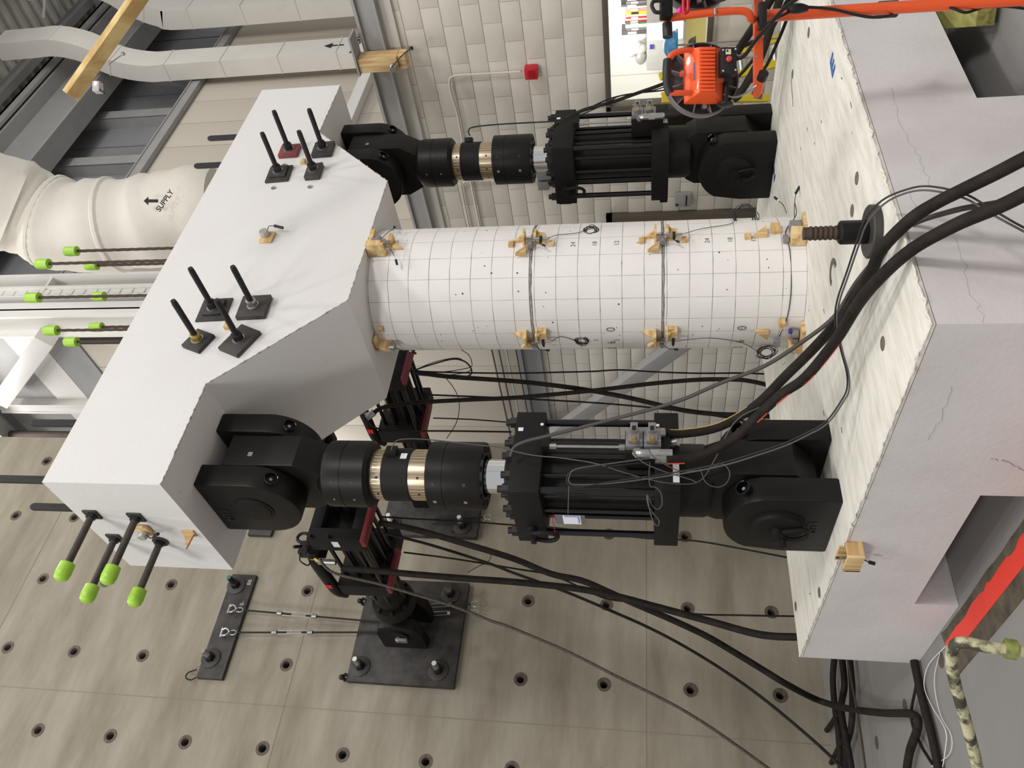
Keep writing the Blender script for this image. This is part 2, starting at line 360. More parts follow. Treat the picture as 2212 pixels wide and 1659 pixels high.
# ---- office interior
XO = 6.4
owall = mat('office_wall_paint', (240, 240, 236), .7); offy = mat('office_floor', (206, 202, 190), .5)
m_ = MB(); m_.box((XO, -2.6, FZ), (XO+.1, 3.85, 2.4)); m_.box((XB+.19, 3.6, FZ), (XO, 3.75, 2.4)); m_.box((XB+.19, -2.7, FZ), (XO, -2.6, 2.4)); oi = m_.build('wall_office', owall, kind='structure')
m_ = MB(); m_.box((XB+.19, -2.6, 2.4), (XO+.1, 3.85, 2.5)); m_.build('ceiling_office', owall, kind='structure')
m_ = MB(); m_.box((XB+.19, -2.6, FZ), (XO, 3.6, FZ+.004)); m_.build('floor_office', offy, kind='structure')
for i in range(5):
    m_ = MB(); y_ = -.9+i*.95; m_.box((XO-.006, y_, FZ), (XO, y_+.012, 2.4)); m_.build('panel_joint', mat('pale_joint', (210, 206, 196), .8), oi)
lamp((5.0, .6, 2.3), 105, 1.2, (1, .99, .95))
m_ = MB(); m_.box((XO-.05, .9, FZ), (XO-.01, 1.62, .52)); solo('yellow_screen', m_, mat('office_yellow', (226, 214, 140), .5), 'pale yellow panel against the office back wall', 'panel')
# ---- steel channel on top of the block wall
m_ = MB(); m_.box((XB-.08, -6, 3.62), (XB+.22, 3.85, 3.80)); m_.box((XB-.12, -6, 3.80), (XB+.26, 3.85, 3.83)); m_.box((XB-.12, -6, 3.60), (XB+.22, 3.85, 3.62)); t1 = m_.build('trim_1', gsteel, kind='structure')
m_ = MB(); m_.box((XB-.03, -6, 3.47), (XB+.05, 3.85, 3.60)); m_.build('trim_2', mat('pale_flashing', (206, 203, 196), .5), kind='structure')
# ---- wall beyond the office roof (faces the camera): precast panels, steel beams, dark upper siding
YB = 3.85
m_ = MB(); m_.box((XB, YB+.03, 3.4), (26, YB+.3, 10.3)); wb = m_.build('wall_back', mat('panel_backing', (120, 114, 106), .9), kind='structure')
def panel(me, loc, par, nm='panel'):
    o = bpy.data.objects.new(nm, me); COL.objects.link(o); o.parent = par; o.location = loc; return o
pw = .81
for zz0, zz1 in ((3.4, 6.42), (6.72, 10.22)):
    m_ = MB(); m_.box((0, 0, 0), (pw-.012, .03, zz1-zz0-.01)); me = m_.mesh('panel', panel_m, bevel=.003, ang=20)
    k = 0; x = XB
    while x < 24: panel(me, (x, YB, zz0), wb); x += pw
# side wall behind it (faces left): panels above a block base
m_ = MB(); m_.box((XB+.03, YB, FZ), (XB+.3, 14, 14.2)); wc = m_.build('wall_side', MT['panel_backing'], kind='structure')
m_ = MB(); m_.box((0, 0, 0), (.03, .745, 9.75-2.88)); me = m_.mesh('panel', panel_m, bevel=.003, ang=20)
for k in range(8): panel(me, (XB, YB+.10+k*.757, 2.88), wc)
lay(wc, XB-.02, YB, 7.6, FZ+.02, 2.52, None, 1)
for z0, z1, mm, dx in ((9.77, 10.39, gsteel, 0), (10.40, 10.99, wsteel, .0), (11.0, 12.2, gsteel, .01), (12.22, 13.9, dsteel, .03)):
    m_ = MB(); m_.box((XB-.02+dx, YB, z0), (XB+.03, 12, z1)); m_.build('siding_band', mm, wc)
m_ = MB(); m_.box((XB-.09, YB, 2.50), (XB+.0, 12, 2.56)); m_.box((XB-.05, YB, 2.56), (XB+.03, 12, 2.78)); m_.box((XB-.09, YB, 2.78), (XB+.03, 12, 2.84)); m_.build('trim_3', dsteel, kind='structure')
for z_, r_ in ((3.20, .016), (3.10, .016), (2.99, .012)):
    m_ = MB(); m_.cyl((XB-.09, YB, z_), (XB-.09, 11, z_), r_, 8); o = m_.build('wall_conduit', mat('brown_conduit', (88, 76, 68), .5) if r_ > .013 else gsteel)
    tag(o, {3.20: 'upper dark conduit running along the speckled panel wall', 3.10: 'lower dark conduit running along the speckled panel wall', 2.99: 'thin pale conduit just above the block base of the panel wall'}[z_], 'conduit')
# verticals and braces on the side wall high up
m_ = MB(); m_.box((XB-.16, 5.50, 8.8), (XB, 5.54, 12.15)); m_.box((XB-.16, 5.70, 8.8), (XB, 5.74, 12.15)); m_.box((XB-.14, 5.54, 8.8), (XB-.12, 5.70, 12.15))
solo('wall_post', m_, wsteel, 'white steel post high on the wall above the cap', 'post')
m_ = MB(); m_.cyl((XB-.3, 6.18, 9.3), (XB-.3, 6.18, 12.2), .075, 12); solo('standpipe', m_, rusty, 'dark brown vertical pipe beside the strong wall edge, high up', 'pipe')
m_ = MB(); m_.box((XB-.35, YB, 12.25), (XB-.33, 12, 12.72)); m_.box((XB-.45, YB, 12.72), (XB-.2, 12, 12.76)); m_.box((XB-.45, YB, 12.2), (XB-.2, 12, 12.25)); solo('wall_beam', m_, gsteel, 'pale steel beam running along the top left wall', 'beam')
A_, B_ = V((3.0,3.789,10.017)), V((3.0,5.159,11.664)); d_ = (B_-A_).normalized(); n_ = d_.cross(X)
m_ = MB(); m_.fbox(A_-d_*.2, d_, n_, X, (0, -.14, -.1), ((B_-A_).length+.25, .14, .12)); solo('diagonal_brace', m_, wsteel, 'white square diagonal brace high up, meeting the bright column', 'brace', bevel=.01)
A_, B_ = V((3.05,4.021,0.627)), V((3.05,6.164,2.567)); d_ = (B_-A_).normalized(); n_ = d_.cross(X)
m_ = MB(); m_.fbox(A_-d_*.9, d_, n_, X, (0, -.11, -.1), ((B_-A_).length+2.4, .11, .05)); solo('diagonal_brace', m_, gsteel, 'pale diagonal brace crossing the block wall behind the lower column', 'brace', bevel=.01)
# built-up white column at the corner
CY0, CY1 = 3.35, 3.8
m_ = MB()
for x0, x1 in ((4.00, 4.06), (3.76, 3.79), (3.55, 3.58)): m_.box((x0, CY0, 3.84), (x1, CY1, 14))
m_.box((3.40, CY0+.28, 3.84), (4.06, CY0+.31, 14)); m_.box((3.57, CY0+.04, 3.84), (3.77, CY0+.06, 14)); m_.box((3.12, CY0, 3.84), (3.42, CY0+.03, 14)); m_.box((3.12, CY1-.03, 3.84), (3.42, CY1, 14)); m_.box((3.26, CY0, 3.84), (3.29, CY1, 14))
m_.box((3.58, CY0+.02, 10.1), (3.76, CY0+.3, 10.14)); m_.box((3.79, CY0+.02, 10.1), (4.0, CY0+.3, 10.14))
colw = thing('steel_column', 'tall white built-up steel column at the far wall corner', 'column', (3.6, 3.6, 3.84)); m_.build('column_section', wsteel, colw)
for k in range(40):
    q = MB(); q.box((3.62, CY0+.028, 6+k*.2), (3.72, CY0+.04, 6.1+k*.2)); q.build('stitch_plate', wsteel, colw)
# beams of the back wall
m_ = MB(); m_.box((XB+.8, YB-.12, 10.22), (25, YB+.35, 10.40)); m_.box((XB+.8, YB-.14, 10.40), (25, YB+.4, 10.43)); m_.build('trim_4', gsteel, kind='structure')
m_ = MB(); m_.box((XB+.8, YB-.14, 6.44), (25, YB, 6.66)); m_.box((XB+.8, YB-.2, 6.40), (25, YB, 6.44)); m_.build('trim_5', wsteel, kind='structure')
m_ = MB(); m_.box((XB, 4.45, 10.3), (26, 4.6, 15.8)); wu = m_.build('wall_upper', upper_m, kind='structure')
for x in (6.1, 8.35, 10.05, 12.4, 15.2, 18, 21):
    m_ = MB(); m_.box((x-.13, 4.2, 10.43), (x-.1, 4.45, 13.5)); m_.box((x-.13, 4.18, 10.43), (x+.13, 4.21, 13.5)); m_.box((x+.1, 4.2, 10.43), (x+.13, 4.45, 13.5)); m_.build('girt_post', gsteel, wu)
for x in (7.2, 9.2, 11.2, 13.8):
    m_ = MB(); m_.box((x, 4.435, 10.43), (x+.02, 4.45, 13.5)); m_.build('siding_seam', dsteel, wu)
A_, B_ = V((12.2, 4.0, 12.7)), V((11.0, 4.0, 10.5)); d_ = (B_-A_).normalized()
m_ = MB(); m_.fbox(A_, d_, d_.cross(Y), Y, (0, -.12, -.05), (2.5, .12, .05)); solo('diagonal_brace', m_, gsteel, 'grey diagonal brace in the dark recess between the two ducts', 'brace')
# crane runway girder
m_ = MB(); m_.box((4.2, 3.5, 12.45), (26, 3.95, 12.50)); m_.box((4.2, 3.68, 12.5), (26, 3.74, 13.5)); m_.box((4.2, 3.4, 13.5), (26, 4.0, 13.56)); m_.box((4.2, 3.3, 13.56), (26, 3.36, 13.78)); m_.box((4.2, 3.3, 13.72), (26, 3.6, 13.78))
solo('crane_girder', m_, gsteel, 'long grey crane runway girder under the roof, top left', 'girder')
# ---- roof: ribbed deck, purlins, girder
m_ = MB(); v0 = []; x = -4; ZR = 15.45; pr = []
while x < 28: pr += [(x, ZR), (x+.05, ZR+.12), (x+.20, ZR+.12), (x+.25, ZR)]; x += .36
n = len(pr); m_.add([(a, -8, b) for a, b in pr]+[(a, 4.5, b) for a, b in pr], [(i, i+1, n+i+1, n+i) for i in range(n-1)])
ceil = m_.build('ceiling', deck_m, kind='structure', ang=20)
for k, y in enumerate((3.9, 2.15, .4, -1.4)):
    m_ = MB(); m_.box((-4, y-.09, ZR-.3), (28, y+.09, ZR-.28)); m_.box((-4, y-.012, ZR-.28), (28, y+.012, ZR)); m_.box((-4, y-.09, ZR-.02), (28, y+.09, ZR)); m_.build('purlin', gsteel, ceil)
for x in (9.6, 15.2):
    m_ = MB(); m_.box((x-.12, -6, ZR-.5), (x+.12, 4.4, ZR-.46)); m_.box((x-.02, -6, ZR-.46), (x+.02, 4.4, ZR-.3)); m_.build('roof_girder', gsteel, ceil)
for a, b in (((9.0, 3.2, 15.2), (12.4, .4, 15.0)), ((13.2, 3.4, 15.2), (15.9, 1.2, 15.0)), ((7.4, 3.3, 15.2), (8.6, .2, 15.1))):
    m_ = MB(); m_.cyl(a, b, .03, 6); m_.build('tie_rod', wsteel, ceil)
# upper corrugated side fascia between girder and roof
m_ = MB(); pr = []; x = XB
while x < 26: pr += [(x, 4.40), (x+.06, 4.32), (x+.2, 4.32), (x+.26, 4.40)]; x += .4
n = len(pr); m_.add([(a, b, 13.56) for a, b in pr]+[(a, b, ZR) for a, b in pr], [(i, i+1, n+i+1, n+i) for i in range(n-1)])
m_.build('corrugated_fascia', deck_m, wu, ang=20)
# ---- two rectangular ducts dropping down in front of the back wall
def duct(x0, x1, pts, label, wd, txt=False):
    t = thing('air_duct', label, 'duct', (x0, pts[0][0], pts[0][1]))
    P = spline([(0, a, b) for a, b in pts], 4); vs = []; n = len(P)
    for i, q in enumerate(P):
        T = (P[min(i+1, n-1)]-P[max(i-1, 0)]).normalized(); s = V((0, T.z, -T.y))
        for xx in (x0, x1):
            for sg in (-wd/2, wd/2): vs.append((xx, q.y+s.y*sg, q.z+s.z*sg))
    fs = []
    for i in range(n-1):
        a = i*4; b = a+4
        fs += [(a, a+1, b+1, b), (a+1, a+3, b+3, b+1), (a+3, a+2, b+2, b+3), (a+2, a, b, b+2)]
    m_ = MB(); m_.add(vs, fs); m_.build('duct_body', duct_m, t, ang=25)
    z = pts[0][1]+.7
    while z < 11:
        m_ = MB(); y_ = pts[0][0]; m_.box((x0-.012, y_-wd/2-.012, z), (x1+.01, y_+wd/2+.01, z+.02)); m_.build('seam_flange', duct_m, t); z += 1.25
    for i in (len(P)//2, len(P)*3//4):
        q = P[i]; T = (P[i+1]-P[i-1]).normalized(); s = V((0, T.z, -T.y))
        m_ = MB(); m_.fbox((x0, q.y, q.z), X, s, T, (-.012, -wd/2-.012, 0), (x1-x0+.01, wd/2+.01, .02)); m_.build('seam_flange', duct_m, t)
    return t
d1 = duct(10.36, 10.95, [(3.5, 3.9), (3.5, 7), (3.5, 10.6), (3.48, 11.4), (3.3, 12.05), (2.97, 12.55), (2.8, 13.1), (2.8, 13.7), (2.8, 14.4)], 'pale rectangular duct with an offset bend, nearer the cap', .36)
d2 = duct(12.05, 12.7, [(3.2, 3.9), (3.2, 7), (3.2, 11.0), (3.1, 11.6), (2.85, 12.1), (2.45, 12.6), (2.3, 13.4), (2.3, 14.4)], 'pale rectangular duct at the top edge of the picture', .42)
ar = MB(); a_ = V((10.62, 3.31, 6.95)); ar.box((10.62, 3.312, 7.0), (10.66, 3.318, 7.3)); ar.add([(10.54, 3.31, 7.25), (10.74, 3.31, 7.25), (10.64, 3.31, 7.42)], [(0, 1, 2)]); ar.build('flow_arrow', ink, d1)
text_on('duct_lettering', 'RETURN', .2, (10.65, 3.315, 6.72), X, Z, ink, d1, .006)
# ---- big wrapped supply duct
sp = thing('supply_duct', 'large white wrapped round duct marked SUPPLY above the cap', 'duct', (3.55, 1.85, 6.9))
P0 = [(3.631,1.894,6.553), (3.567,1.856,6.971), (3.475,1.96,7.45), (3.386,1.929,7.933), (3.306,1.89,8.415), (3.334,1.789,8.777), (3.345,1.587,9.062), (3.278,1.324,9.318), (3.226,1.015,9.73)]
m_ = MB(); m_.tube(P0, lambda t: .50+.10*min(1, t*4)+.025*sin(t*34)+.012*sin(t*90), 28); m_.build('duct_wrap', fabric, sp, ang=60)
for i, a in ((3, .628), (5, .63)):
    q = V(P0[i]); T = (V(P0[i+1])-V(P0[i-1])).normalized(); m_ = MB(); m_.lathe(q-T*.05, T, [(0, .60), (.03, a), (.07, a), (.1, .60)], 28, cap=False); m_.build('wrap_band', fabric, sp)
so = V((3.108,1.374,6.823)); text_on('duct_lettering', 'SUPPLY', .092, so, (RT*.82-UP*.57), UP*.82+RT*.57, ink, sp, .002, lift=.01)
so = V((3.089,1.351,6.996)); m_ = MB(); u_, w_ = UP, RT; m_.add([so-w_*.02-u_*.09, so+w_*.02-u_*.09, so+w_*.02+u_*.03, so+w_*.055+u_*.03, so+u_*.09, so-w_*.055+u_*.03, so-w_*.02+u_*.03], [(0, 1, 2, 6), (3, 4, 5)]); m_.build('flow_arrow', ink, sp)
# ---- alarm box, conduits, thermostat and door on the block wall
def conduit(pts, label, r=.012):
    m_ = MB(); m_.tube(pts, r, 8); return solo('wall_conduit', m_, mat('cream_conduit', (206, 201, 190), .5), label, 'conduit', ang=60)
conduit([(3.27, .086, 2.29), (3.27, .083, 2.7), (3.27, .085, 2.98), (3.27, .15, 3.045), (3.27, .3, 3.05), (3.27, .44, 2.93) if 0 else (3.27, .5, 3.03), (3.27, .85, 2.98) if 0 else (3.27, .9, 3.03), (3.27, 1.9, 3.03), (3.27, 3.2, 3.03)], 'cream conduit bending down to the red alarm box')
conduit([(3.27, 1.40, 2.26), (3.27, 1.39, 2.8), (3.27, 1.385, 3.05), (3.27, 1.43, 3.13), (3.27, 1.6, 3.16), (3.27, 3.4, 3.16)], 'cream conduit bending down to the two grey boxes')
t = thing('alarm_box', 'small red fire alarm box on the cream block wall', 'alarm', (3.28, .086, 2.17)); m_ = MB(); m_.box((3.2, .026, 2.11), (3.296, .146, 2.24)); m_.build('box_body', redm, t, bevel=.008); m_ = MB(); m_.box((3.19, .05, 2.14), (3.202, .12, 2.2)); m_.build('front_lens', mat('dark_red', (150, 20, 34), .3), t)
for k, (y_, s_) in enumerate(((1.33, 'upper'), (1.47, 'lower'))):
    m_ = MB(); m_.box((3.22, y_-.055, 2.12), (3.296, y_+.055, 2.25)); solo('junction_box', m_, greyalu, 'small grey junction box below the conduit, the one %s the pair' % ('right of' if k == 0 else 'left of'), 'junction box', bevel=.006)
t = thing('thermostat', 'small grey thermostat with a dark slot on the block wall', 'thermostat', (3.28, 1.75, .6)); m_ = MB(); m_.box((3.25, 1.68, .52), (3.296, 1.86, .70)); m_.build('thermostat_body', gsteel, t, bevel=.006); m_ = MB(); m_.box((3.245, 1.70, .565), (3.252, 1.84, .58)); m_.build('slot', ink, t); m_ = MB(); m_.box((3.245, 1.81, .66), (3.252, 1.835, .69)); m_.build('badge', ink, t)
m_ = MB(); m_.box((3.22, 1.95, FZ), (3.34, 2.02, 1.49)); m_.box((3.22, 1.95, 1.42), (3.34, 3.1, 1.49)); m_.box((3.22, 3.03, FZ), (3.34, 3.1, 1.49)); dr = m_.build('door_1', fr, kind='structure')
m_ = MB(); m_.box((3.26, 2.02, FZ), (3.29, 3.03, 1.42)); m_.build('door_leaf', mat('door_paint', (150, 140, 124), .5), dr)
# ================================================================== SPECIMEN
# footing: slab on four legs, a channel runs through it both ways
fx0, fx1, fy0, fy1, zc = -2.105, 1.945, -1.772, 1.494, -.515
ft = thing('concrete_footing', 'large white painted concrete footing block with a rough top', 'footing', (0, 0, FZ))
m_ = MB()
def qd(a, b, c, d, mi=0): m_.m = mi; m_.add([a, b, c, d], [(0, 1, 2, 3)])
cxa, cxb, cya, cyb = -.628, .62, -.605, .59
m_.m = 1; m_.box((fx0, fy0, -.02), (fx1, fy1, 0)); m_.m = 0
m_.box((fx0, fy0, zc), (fx1, fy1, -.018))
for a, b in ((fx0, cxa), (cxb, fx1)):
    for c, d in ((fy0, cya), (cyb, fy1)): m_.box((a, c, FZ+.002), (b, d, zc))
m_.build('block_body', [foot_side, foot_top], ft, ang=30)
m_ = MB()      # chipped ridge of mortar along the two near top edges
def ridge(a, b, n):
    a, b = V(a), V(b); P = [a+(b-a)*(i/n)+V((random.gauss(0, .004), random.gauss(0, .004), random.gauss(0, .003))) for i in range(n+1)]
    R_ = [random.uniform(.003, .008) for _ in P]; m_.tube(P, lambda t: R_[min(n, int(t*n))], 5, smooth=0)
ridge((fx0, fy0, -.002), (fx1, fy0, -.002), 170); ridge((fx0, fy0, -.002), (fx0, fy1, -.002), 130)
m_.build('rough_edge', mat('rough_mortar', (230, 226, 218), .9, var=.6, vscale=30, rgb2=(192, 186, 176), bump=.4), ft, ang=80)
# recessed lifting loop pocket and blocked insert holes in the top
m_ = MB(); c_ = V((-0.819,-0.843,0.0)); m_.add([c_+V((x, y, .0025)) for x, y in [(.085*cos(a), .085*sin(a)) for a in [pi*k/12 for k in range(-7, 8)]]+[(.05*cos(a), .05*sin(a)) for a in [pi*k/12 for k in range(7, -8, -1)]]], [(i, i+1, 28-i, 29-i) for i in range(14)]); m_.build('cut_lifting_loop', mat('loop_grout', (118, 112, 100), .9, var=.9, vscale=50), ft)
for q in ((-0.88,-1.327,0.0), (-1.756,-1.286,0.0), (0.877,-1.366,0.0), (-0.828,-1.486,0.0), (-1.784,1.398,0.0), (-2.041,0.626,0.0)):
    m_ = MB(); m_.lathe(V(q)+V((0, 0, .0015)), Z, [(0, .034), (.0012, .032)], 14); m_.build('insert_hole', mat('loop_grout', (0, 0, 0)), ft)
text_on('marked_letter', 'E', .17, (0.085,-1.573,0.0), (-.2, -.98, 0), (.98, -.2, 0), bluetape, ft, .006, lift=.003)
text_on('marked_letter', 'Z', .14, (1.314,0.046,0.0), (-.2, -.98, 0), (.98, -.2, 0), mat('dark_blue_ink', (50, 50, 150), .6), ft, .003, lift=.003)
for pts in ([(1960,545),(1985,620),(2030,700),(1990,770)], [(1975,700),(2000,640),(2120,655)], [(1955,165),(1975,235),(1960,300),(1995,390)], ) if 0 else (): pass
def crack(pts, w=.0012):
    P = [V(q) for q in pts]; m_ = MB(); Q = []
    for a, b in zip(P, P[1:]):
        for i in range(6): t = i/6; Q.append(a.lerp(b, t)+V((random.gauss(0, .006), 0, random.gauss(0, .006))) if abs(a.y-b.y) < .001 else a.lerp(b, t)+V((0, random.gauss(0, .006), random.gauss(0, .006))))
    Q.append(P[-1]); m_.tube(Q, w, 4, smooth=0); m_.build('hairline_crack', mat('crack_grey', (176, 172, 170), .9), ft)
crack([(-1.323,-1.772,-0.071), (-1.495,-1.772,-0.092), (-1.603,-1.772,-0.195), (-1.835,-1.772,-0.178), (-2.012,-1.772,-0.184), (-2.107,-1.772,-0.18)])
crack([(-0.501,-1.772,-0.156), (-0.86,-1.772,-0.141), (-1.079,-1.772,-0.167), (-1.297,-1.772,-0.169)])
crack([(-2.106,-1.411,-0.174), (-2.106,-1.213,-0.187), (-2.106,-1.047,-0.175)])
crack([(-2.106,-0.912,-0.457), (-2.106,-0.896,-0.518), (-2.106,-0.822,-0.631)], .003)
m_ = MB()
for k in range(26):
    x, y = random.uniform(fx0+.1, fx1-.1), random.uniform(fy0+.08, fy1-.2); a = random.choice((0, 0, .3, -.2, 1.4)); l = random.uniform(.01, .045); d_ = V((cos(a), sin(a), 0)); m_.fbox((x, y, .0005), d_, Z.cross(d_), Z, (0, -.0025, 0), (l, .0025, .0012))
m_.build('surface_nick', ink, ft, kind='stuff')
m_ = MB(); m_.lathe(V((1.201,-0.897,0.0))+Z*.001, Z, [(0, .035), (.002, .03)], 12); m_.tube([(1.215,-0.853,0.002), (1.105,-0.809,0.002), (0.995,-0.766,0.002)], .0025, 4); m_.build('broken_insert', mat('loop_grout', (0, 0, 0)), ft)
# column with two cast joints
R0 = .457
m_ = MB(); prof = []
for z, r in ((0, R0), (.905, R0), (.909, R0-.012), (.925, R0-.012), (.929, R0), (1.802, R0), (1.806, R0-.012), (1.822, R0-.012), (1.826, R0), (2.975, R0), (2.976, R0-.006), (2.9895, R0-.006)): prof.append((z, r))
m_.lathe((0, 0, 0), Z, prof, 96, x=X)
clm = column_mat(); colm = thing('concrete_column', 'round white concrete column ruled with a pencil grid', 'column', (0, 0, 0)); m_.build('shaft', clm, colm, ang=30)
for z in (.917, 1.814):
    m_ = MB(); P = []; R_ = []
    for k in range(97): a = 2*pi*k/96; P.append((cos(a)*(R0-.008), sin(a)*(R0-.008), z+random.gauss(0, .0022)))
    m_.tube(P, lambda t: .007+.003*sin(t*90), 6, smooth=0); m_.build('joint_sealant', mat('sealant_grey', (168, 162, 156), .8, var=.9, vscale=25, rgb2=(92, 86, 80)), colm)
def ctext(s, size, ang, z): return text_on('pencil_number', s, size, (cos(radians(ang)), sin(radians(ang)), z), X, Z, pencil, colm, 0, cyl=R0)
for zz in (1.27, .39):
    for k, s_ in enumerate(('0', '6', '12', '18', '24', '30')): ctext(s_, .085, 177-19.2*k+6, zz)
for k, s_ in enumerate(('30', '24', '18', '12', '6')): ctext(s_, .045, -97.0, 1.675-.149*k)
for k, s_ in enumerate(('30', '24', '18', '12')): ctext(s_, .045, -97.0, .775-.149*k)
for k, s_ in enumerate(('5', '4', '3', '2')): ctext(s_, .045, 168, 1.675-.149*k)
# cap beam
cx, L2, cyf, cyb_, zT, z1, z2, xa, xb = .011, 2.1146, -.527, .518, 4.495, 3.741, 2.9895, 1.3745, .6486
cap = thing('cap_beam', 'white concrete cap beam with a tapered haunch on top of the column', 'beam', (0, 0, z2))
out = [(cx-L2, zT), (cx-L2, z1), (cx-xa, z1), (cx-xb, z2), (cx+xb, z2), (cx+xa, z1), (cx+L2, z1), (cx+L2, zT)]
hl = [(.93, 3.916, .026), (.925, 3.604, .026), (.636, 3.912, .026), (.63, 3.606, .026)]
m_ = MB(); m_.weld = True; holed(m_, out, hl, (0, cyf, 0), X, Z); m_.add([(a, cyb_, b) for a, b in out], [tuple(range(8))])
for i in range(8):
    a, b = out[i], out[(i+1) % 8]; m_.add([(a[0], cyf, a[1]), (b[0], cyf, b[1]), (b[0], cyb_, b[1]), (a[0], cyb_, a[1])], [(0, 1, 2, 3)])
for x, z, r in hl: m_.lathe((x, cyf, z), Y, [(0, r), (.2, r), (.2, .001)], 20, cap=False)
m_.build('beam_body', white_conc, cap, ang=25)
m_ = MB()
for a, b, n in (((cx-L2, z1), (cx-xa, z1), 40), ((cx-xa, z1), (cx-xb, z2), 50), ((cx-xb, z2), (cx+xb, z2), 60), ((cx+xb, z2), (cx+xa, z1), 50), ((cx+xa, z1), (cx+L2, z1), 40)):
    P = []; R_ = []
    for i in range(n+1):
        t = i/n; P.append((a[0]+(b[0]-a[0])*t+random.gauss(0, .0012), cyf+.001, a[1]+(b[1]-a[1])*t+random.gauss(0, .0012))); R_.append(random.choice((.001, .0015, .003, .0055)))
    m_.tube(P, lambda t: R_[min(n, int(t*n))], 4, smooth=0)
m_.build('chipped_edge', cap_edge, cap, ang=80)
# ---- eight strands with lime caps standing out of the cap
for k in range(8):
    a = radians(223.5+45*k); x, y = .37*cos(a), .37*sin(a); zt = 5.73+random.uniform(-.04, .04)
    t = thing('strand_bar', 'thin ribbed strand with a lime cap, '+('middle of the three furthest left', 'second from the top and far left', 'uppermost of the eight', 'third from the top, shorter looking', 'fifth from the top, shortest looking', 'second from the bottom, shorter looking', 'lowest of the eight', 'second from the bottom, far left')[k], 'bar', (x, y, zT), 'capped strands on the cap beam')
    m_ = MB(); P = [(x+.0013*cos(i*1.6), y+.0013*sin(i*1.6), zT+(zt-zT)*i/60) for i in range(61)]; m_.tube(P, .0125, 6, smooth=0); m_.build('strand', rusty, t)
    m_ = MB(); m_.lathe((x, y, zt-.09), Z, [(0, .040), (.07, .042), (.105, .038), (.12, .02)], 18); m_.lathe((x, y, zt-.091), Z, [(0, .03), (.001, .029)], 18); m_.build('bar_cap', greencap, t, ang=40)
# ---- anchor rods rising from the cap beam above each vertical jack
for i, (x, y, zt, w) in enumerate(((-1.88, -.19, 5.17, 'front left of the left jack group'), (-1.87, .17, 5.15, 'back left of the left jack group'), (-1.43, -.19, 5.15, 'front right of the left jack group'), (-1.43, .17, 5.13, ''), (1.9, -.2, 5.09, 'near the right end of the cap'), (1.48, -.19, 5.07, 'left of the pair above the right jack'), (1.9, .17, 5.05, ''), (1.48, .17, 5.05, ''))):
    if not w: continue
    m_ = MB(); m_.lathe((x, y, zT), Z, [(0, .0265), (zt-zT-.02, .0265), (zt-zT, .018)], 14); m_.hex((x, y, zT), (x, y, zT+.06), .045)
    solo('anchor_rod', m_, rodm, 'black anchor rod rising above the cap beam, '+w, 'rod')
# ---- threaded rods with plates on the front of the cap
FR = ((-1.012, 3.918, .08, .075, .03, -22, 'square plate and a brass-coloured nut, lowest left', 0), (-.717, 3.918, .105, .105, .012, 3, 'thin square plate over a smaller one, behind the front left rods', 1), (-.711, 3.627, .10, .10, .035, 3, 'thick plate lying flat, right of the left group', 2), (-1.013, 3.627, .115, .085, .03, -24, 'tilted plate with flame-cut edge, bottom of the left group', 3),
      (.8, 3.916, .10, .095, .018, 4, 'double black plates, upper left of the right group', 4), (1.1, 3.914, .075, .08, .035, 3, 'red-faced plate in the right group', 5), (1.095, 3.62, .088, .082, .038, 3, 'thick plain plate at the right end of the right group', 6), (.797, 3.618, .088, .06, .04, 3, 'narrow thick plate at the bottom of the right group', 7))
for x, z, hx, hz, tk, rot, w, k in FR:
    t = thing('threaded_rod', 'black threaded rod with '+w, 'rod', (x, cyf, z))
    c, s = cos(radians(rot)), sin(radians(rot)); ax, az = V((c, 0, s)), V((-s, 0, c)); o_ = V((x, cyf, z))
    m_ = MB(); m_.fbox(o_, ax, az, -Y, (-hx, -hz, 0), (hx, hz, tk)); pm = plate_m if k != 5 else mat('red_plate', (150, 56, 58), .6, var=.8, vscale=20, rgb2=(70, 60, 58))
    m_.build('bearing_plate', pm, t, bevel=.003); base = tk
    if k in (1, 4):
        m_ = MB(); m_.fbox(o_+V((.01, 0, 0)), ax, az, -Y, (-.07, -.065, tk), (.07, .065, tk+.018)); m_.build('bearing_plate', plate_m, t, bevel=.003); base += .018
    m_ = MB(); m_.cyl(o_-Y*base, o_-Y*(base+.008), .042, 22); m_.build('washer', zinc, t)
    m_ = MB(); m_.hex(o_-Y*(base+.008), o_-Y*(base+.055), .036); m_.build('nut', brassy if k == 0 else (zinc if k == 2 else nut_m), t, bevel=.002)
    m_ = MB(); P = [(0, .0185)]+[(.01+i*.006, .0205 if i % 2 else .0185) for i in range(58)]+[(.385, .0165)]
    m_.lathe(o_, -Y, P, 14); m_.build('rod', rodm, t)
# small wooden cubes glued on the front
for q, w in (((-0.879,-0.53,3.76), 'small pine cube between the left group of rods'), ((0.945,-0.53,3.752), 'small pale wood cube between the right group of rods')):
    m_ = MB(); m_.box(V(q)+V((-.022, -.03, -.02)), V(q)+V((.022, .003, .02))); solo('wooden_cube', m_, pine, w, 'block', bevel=.002)
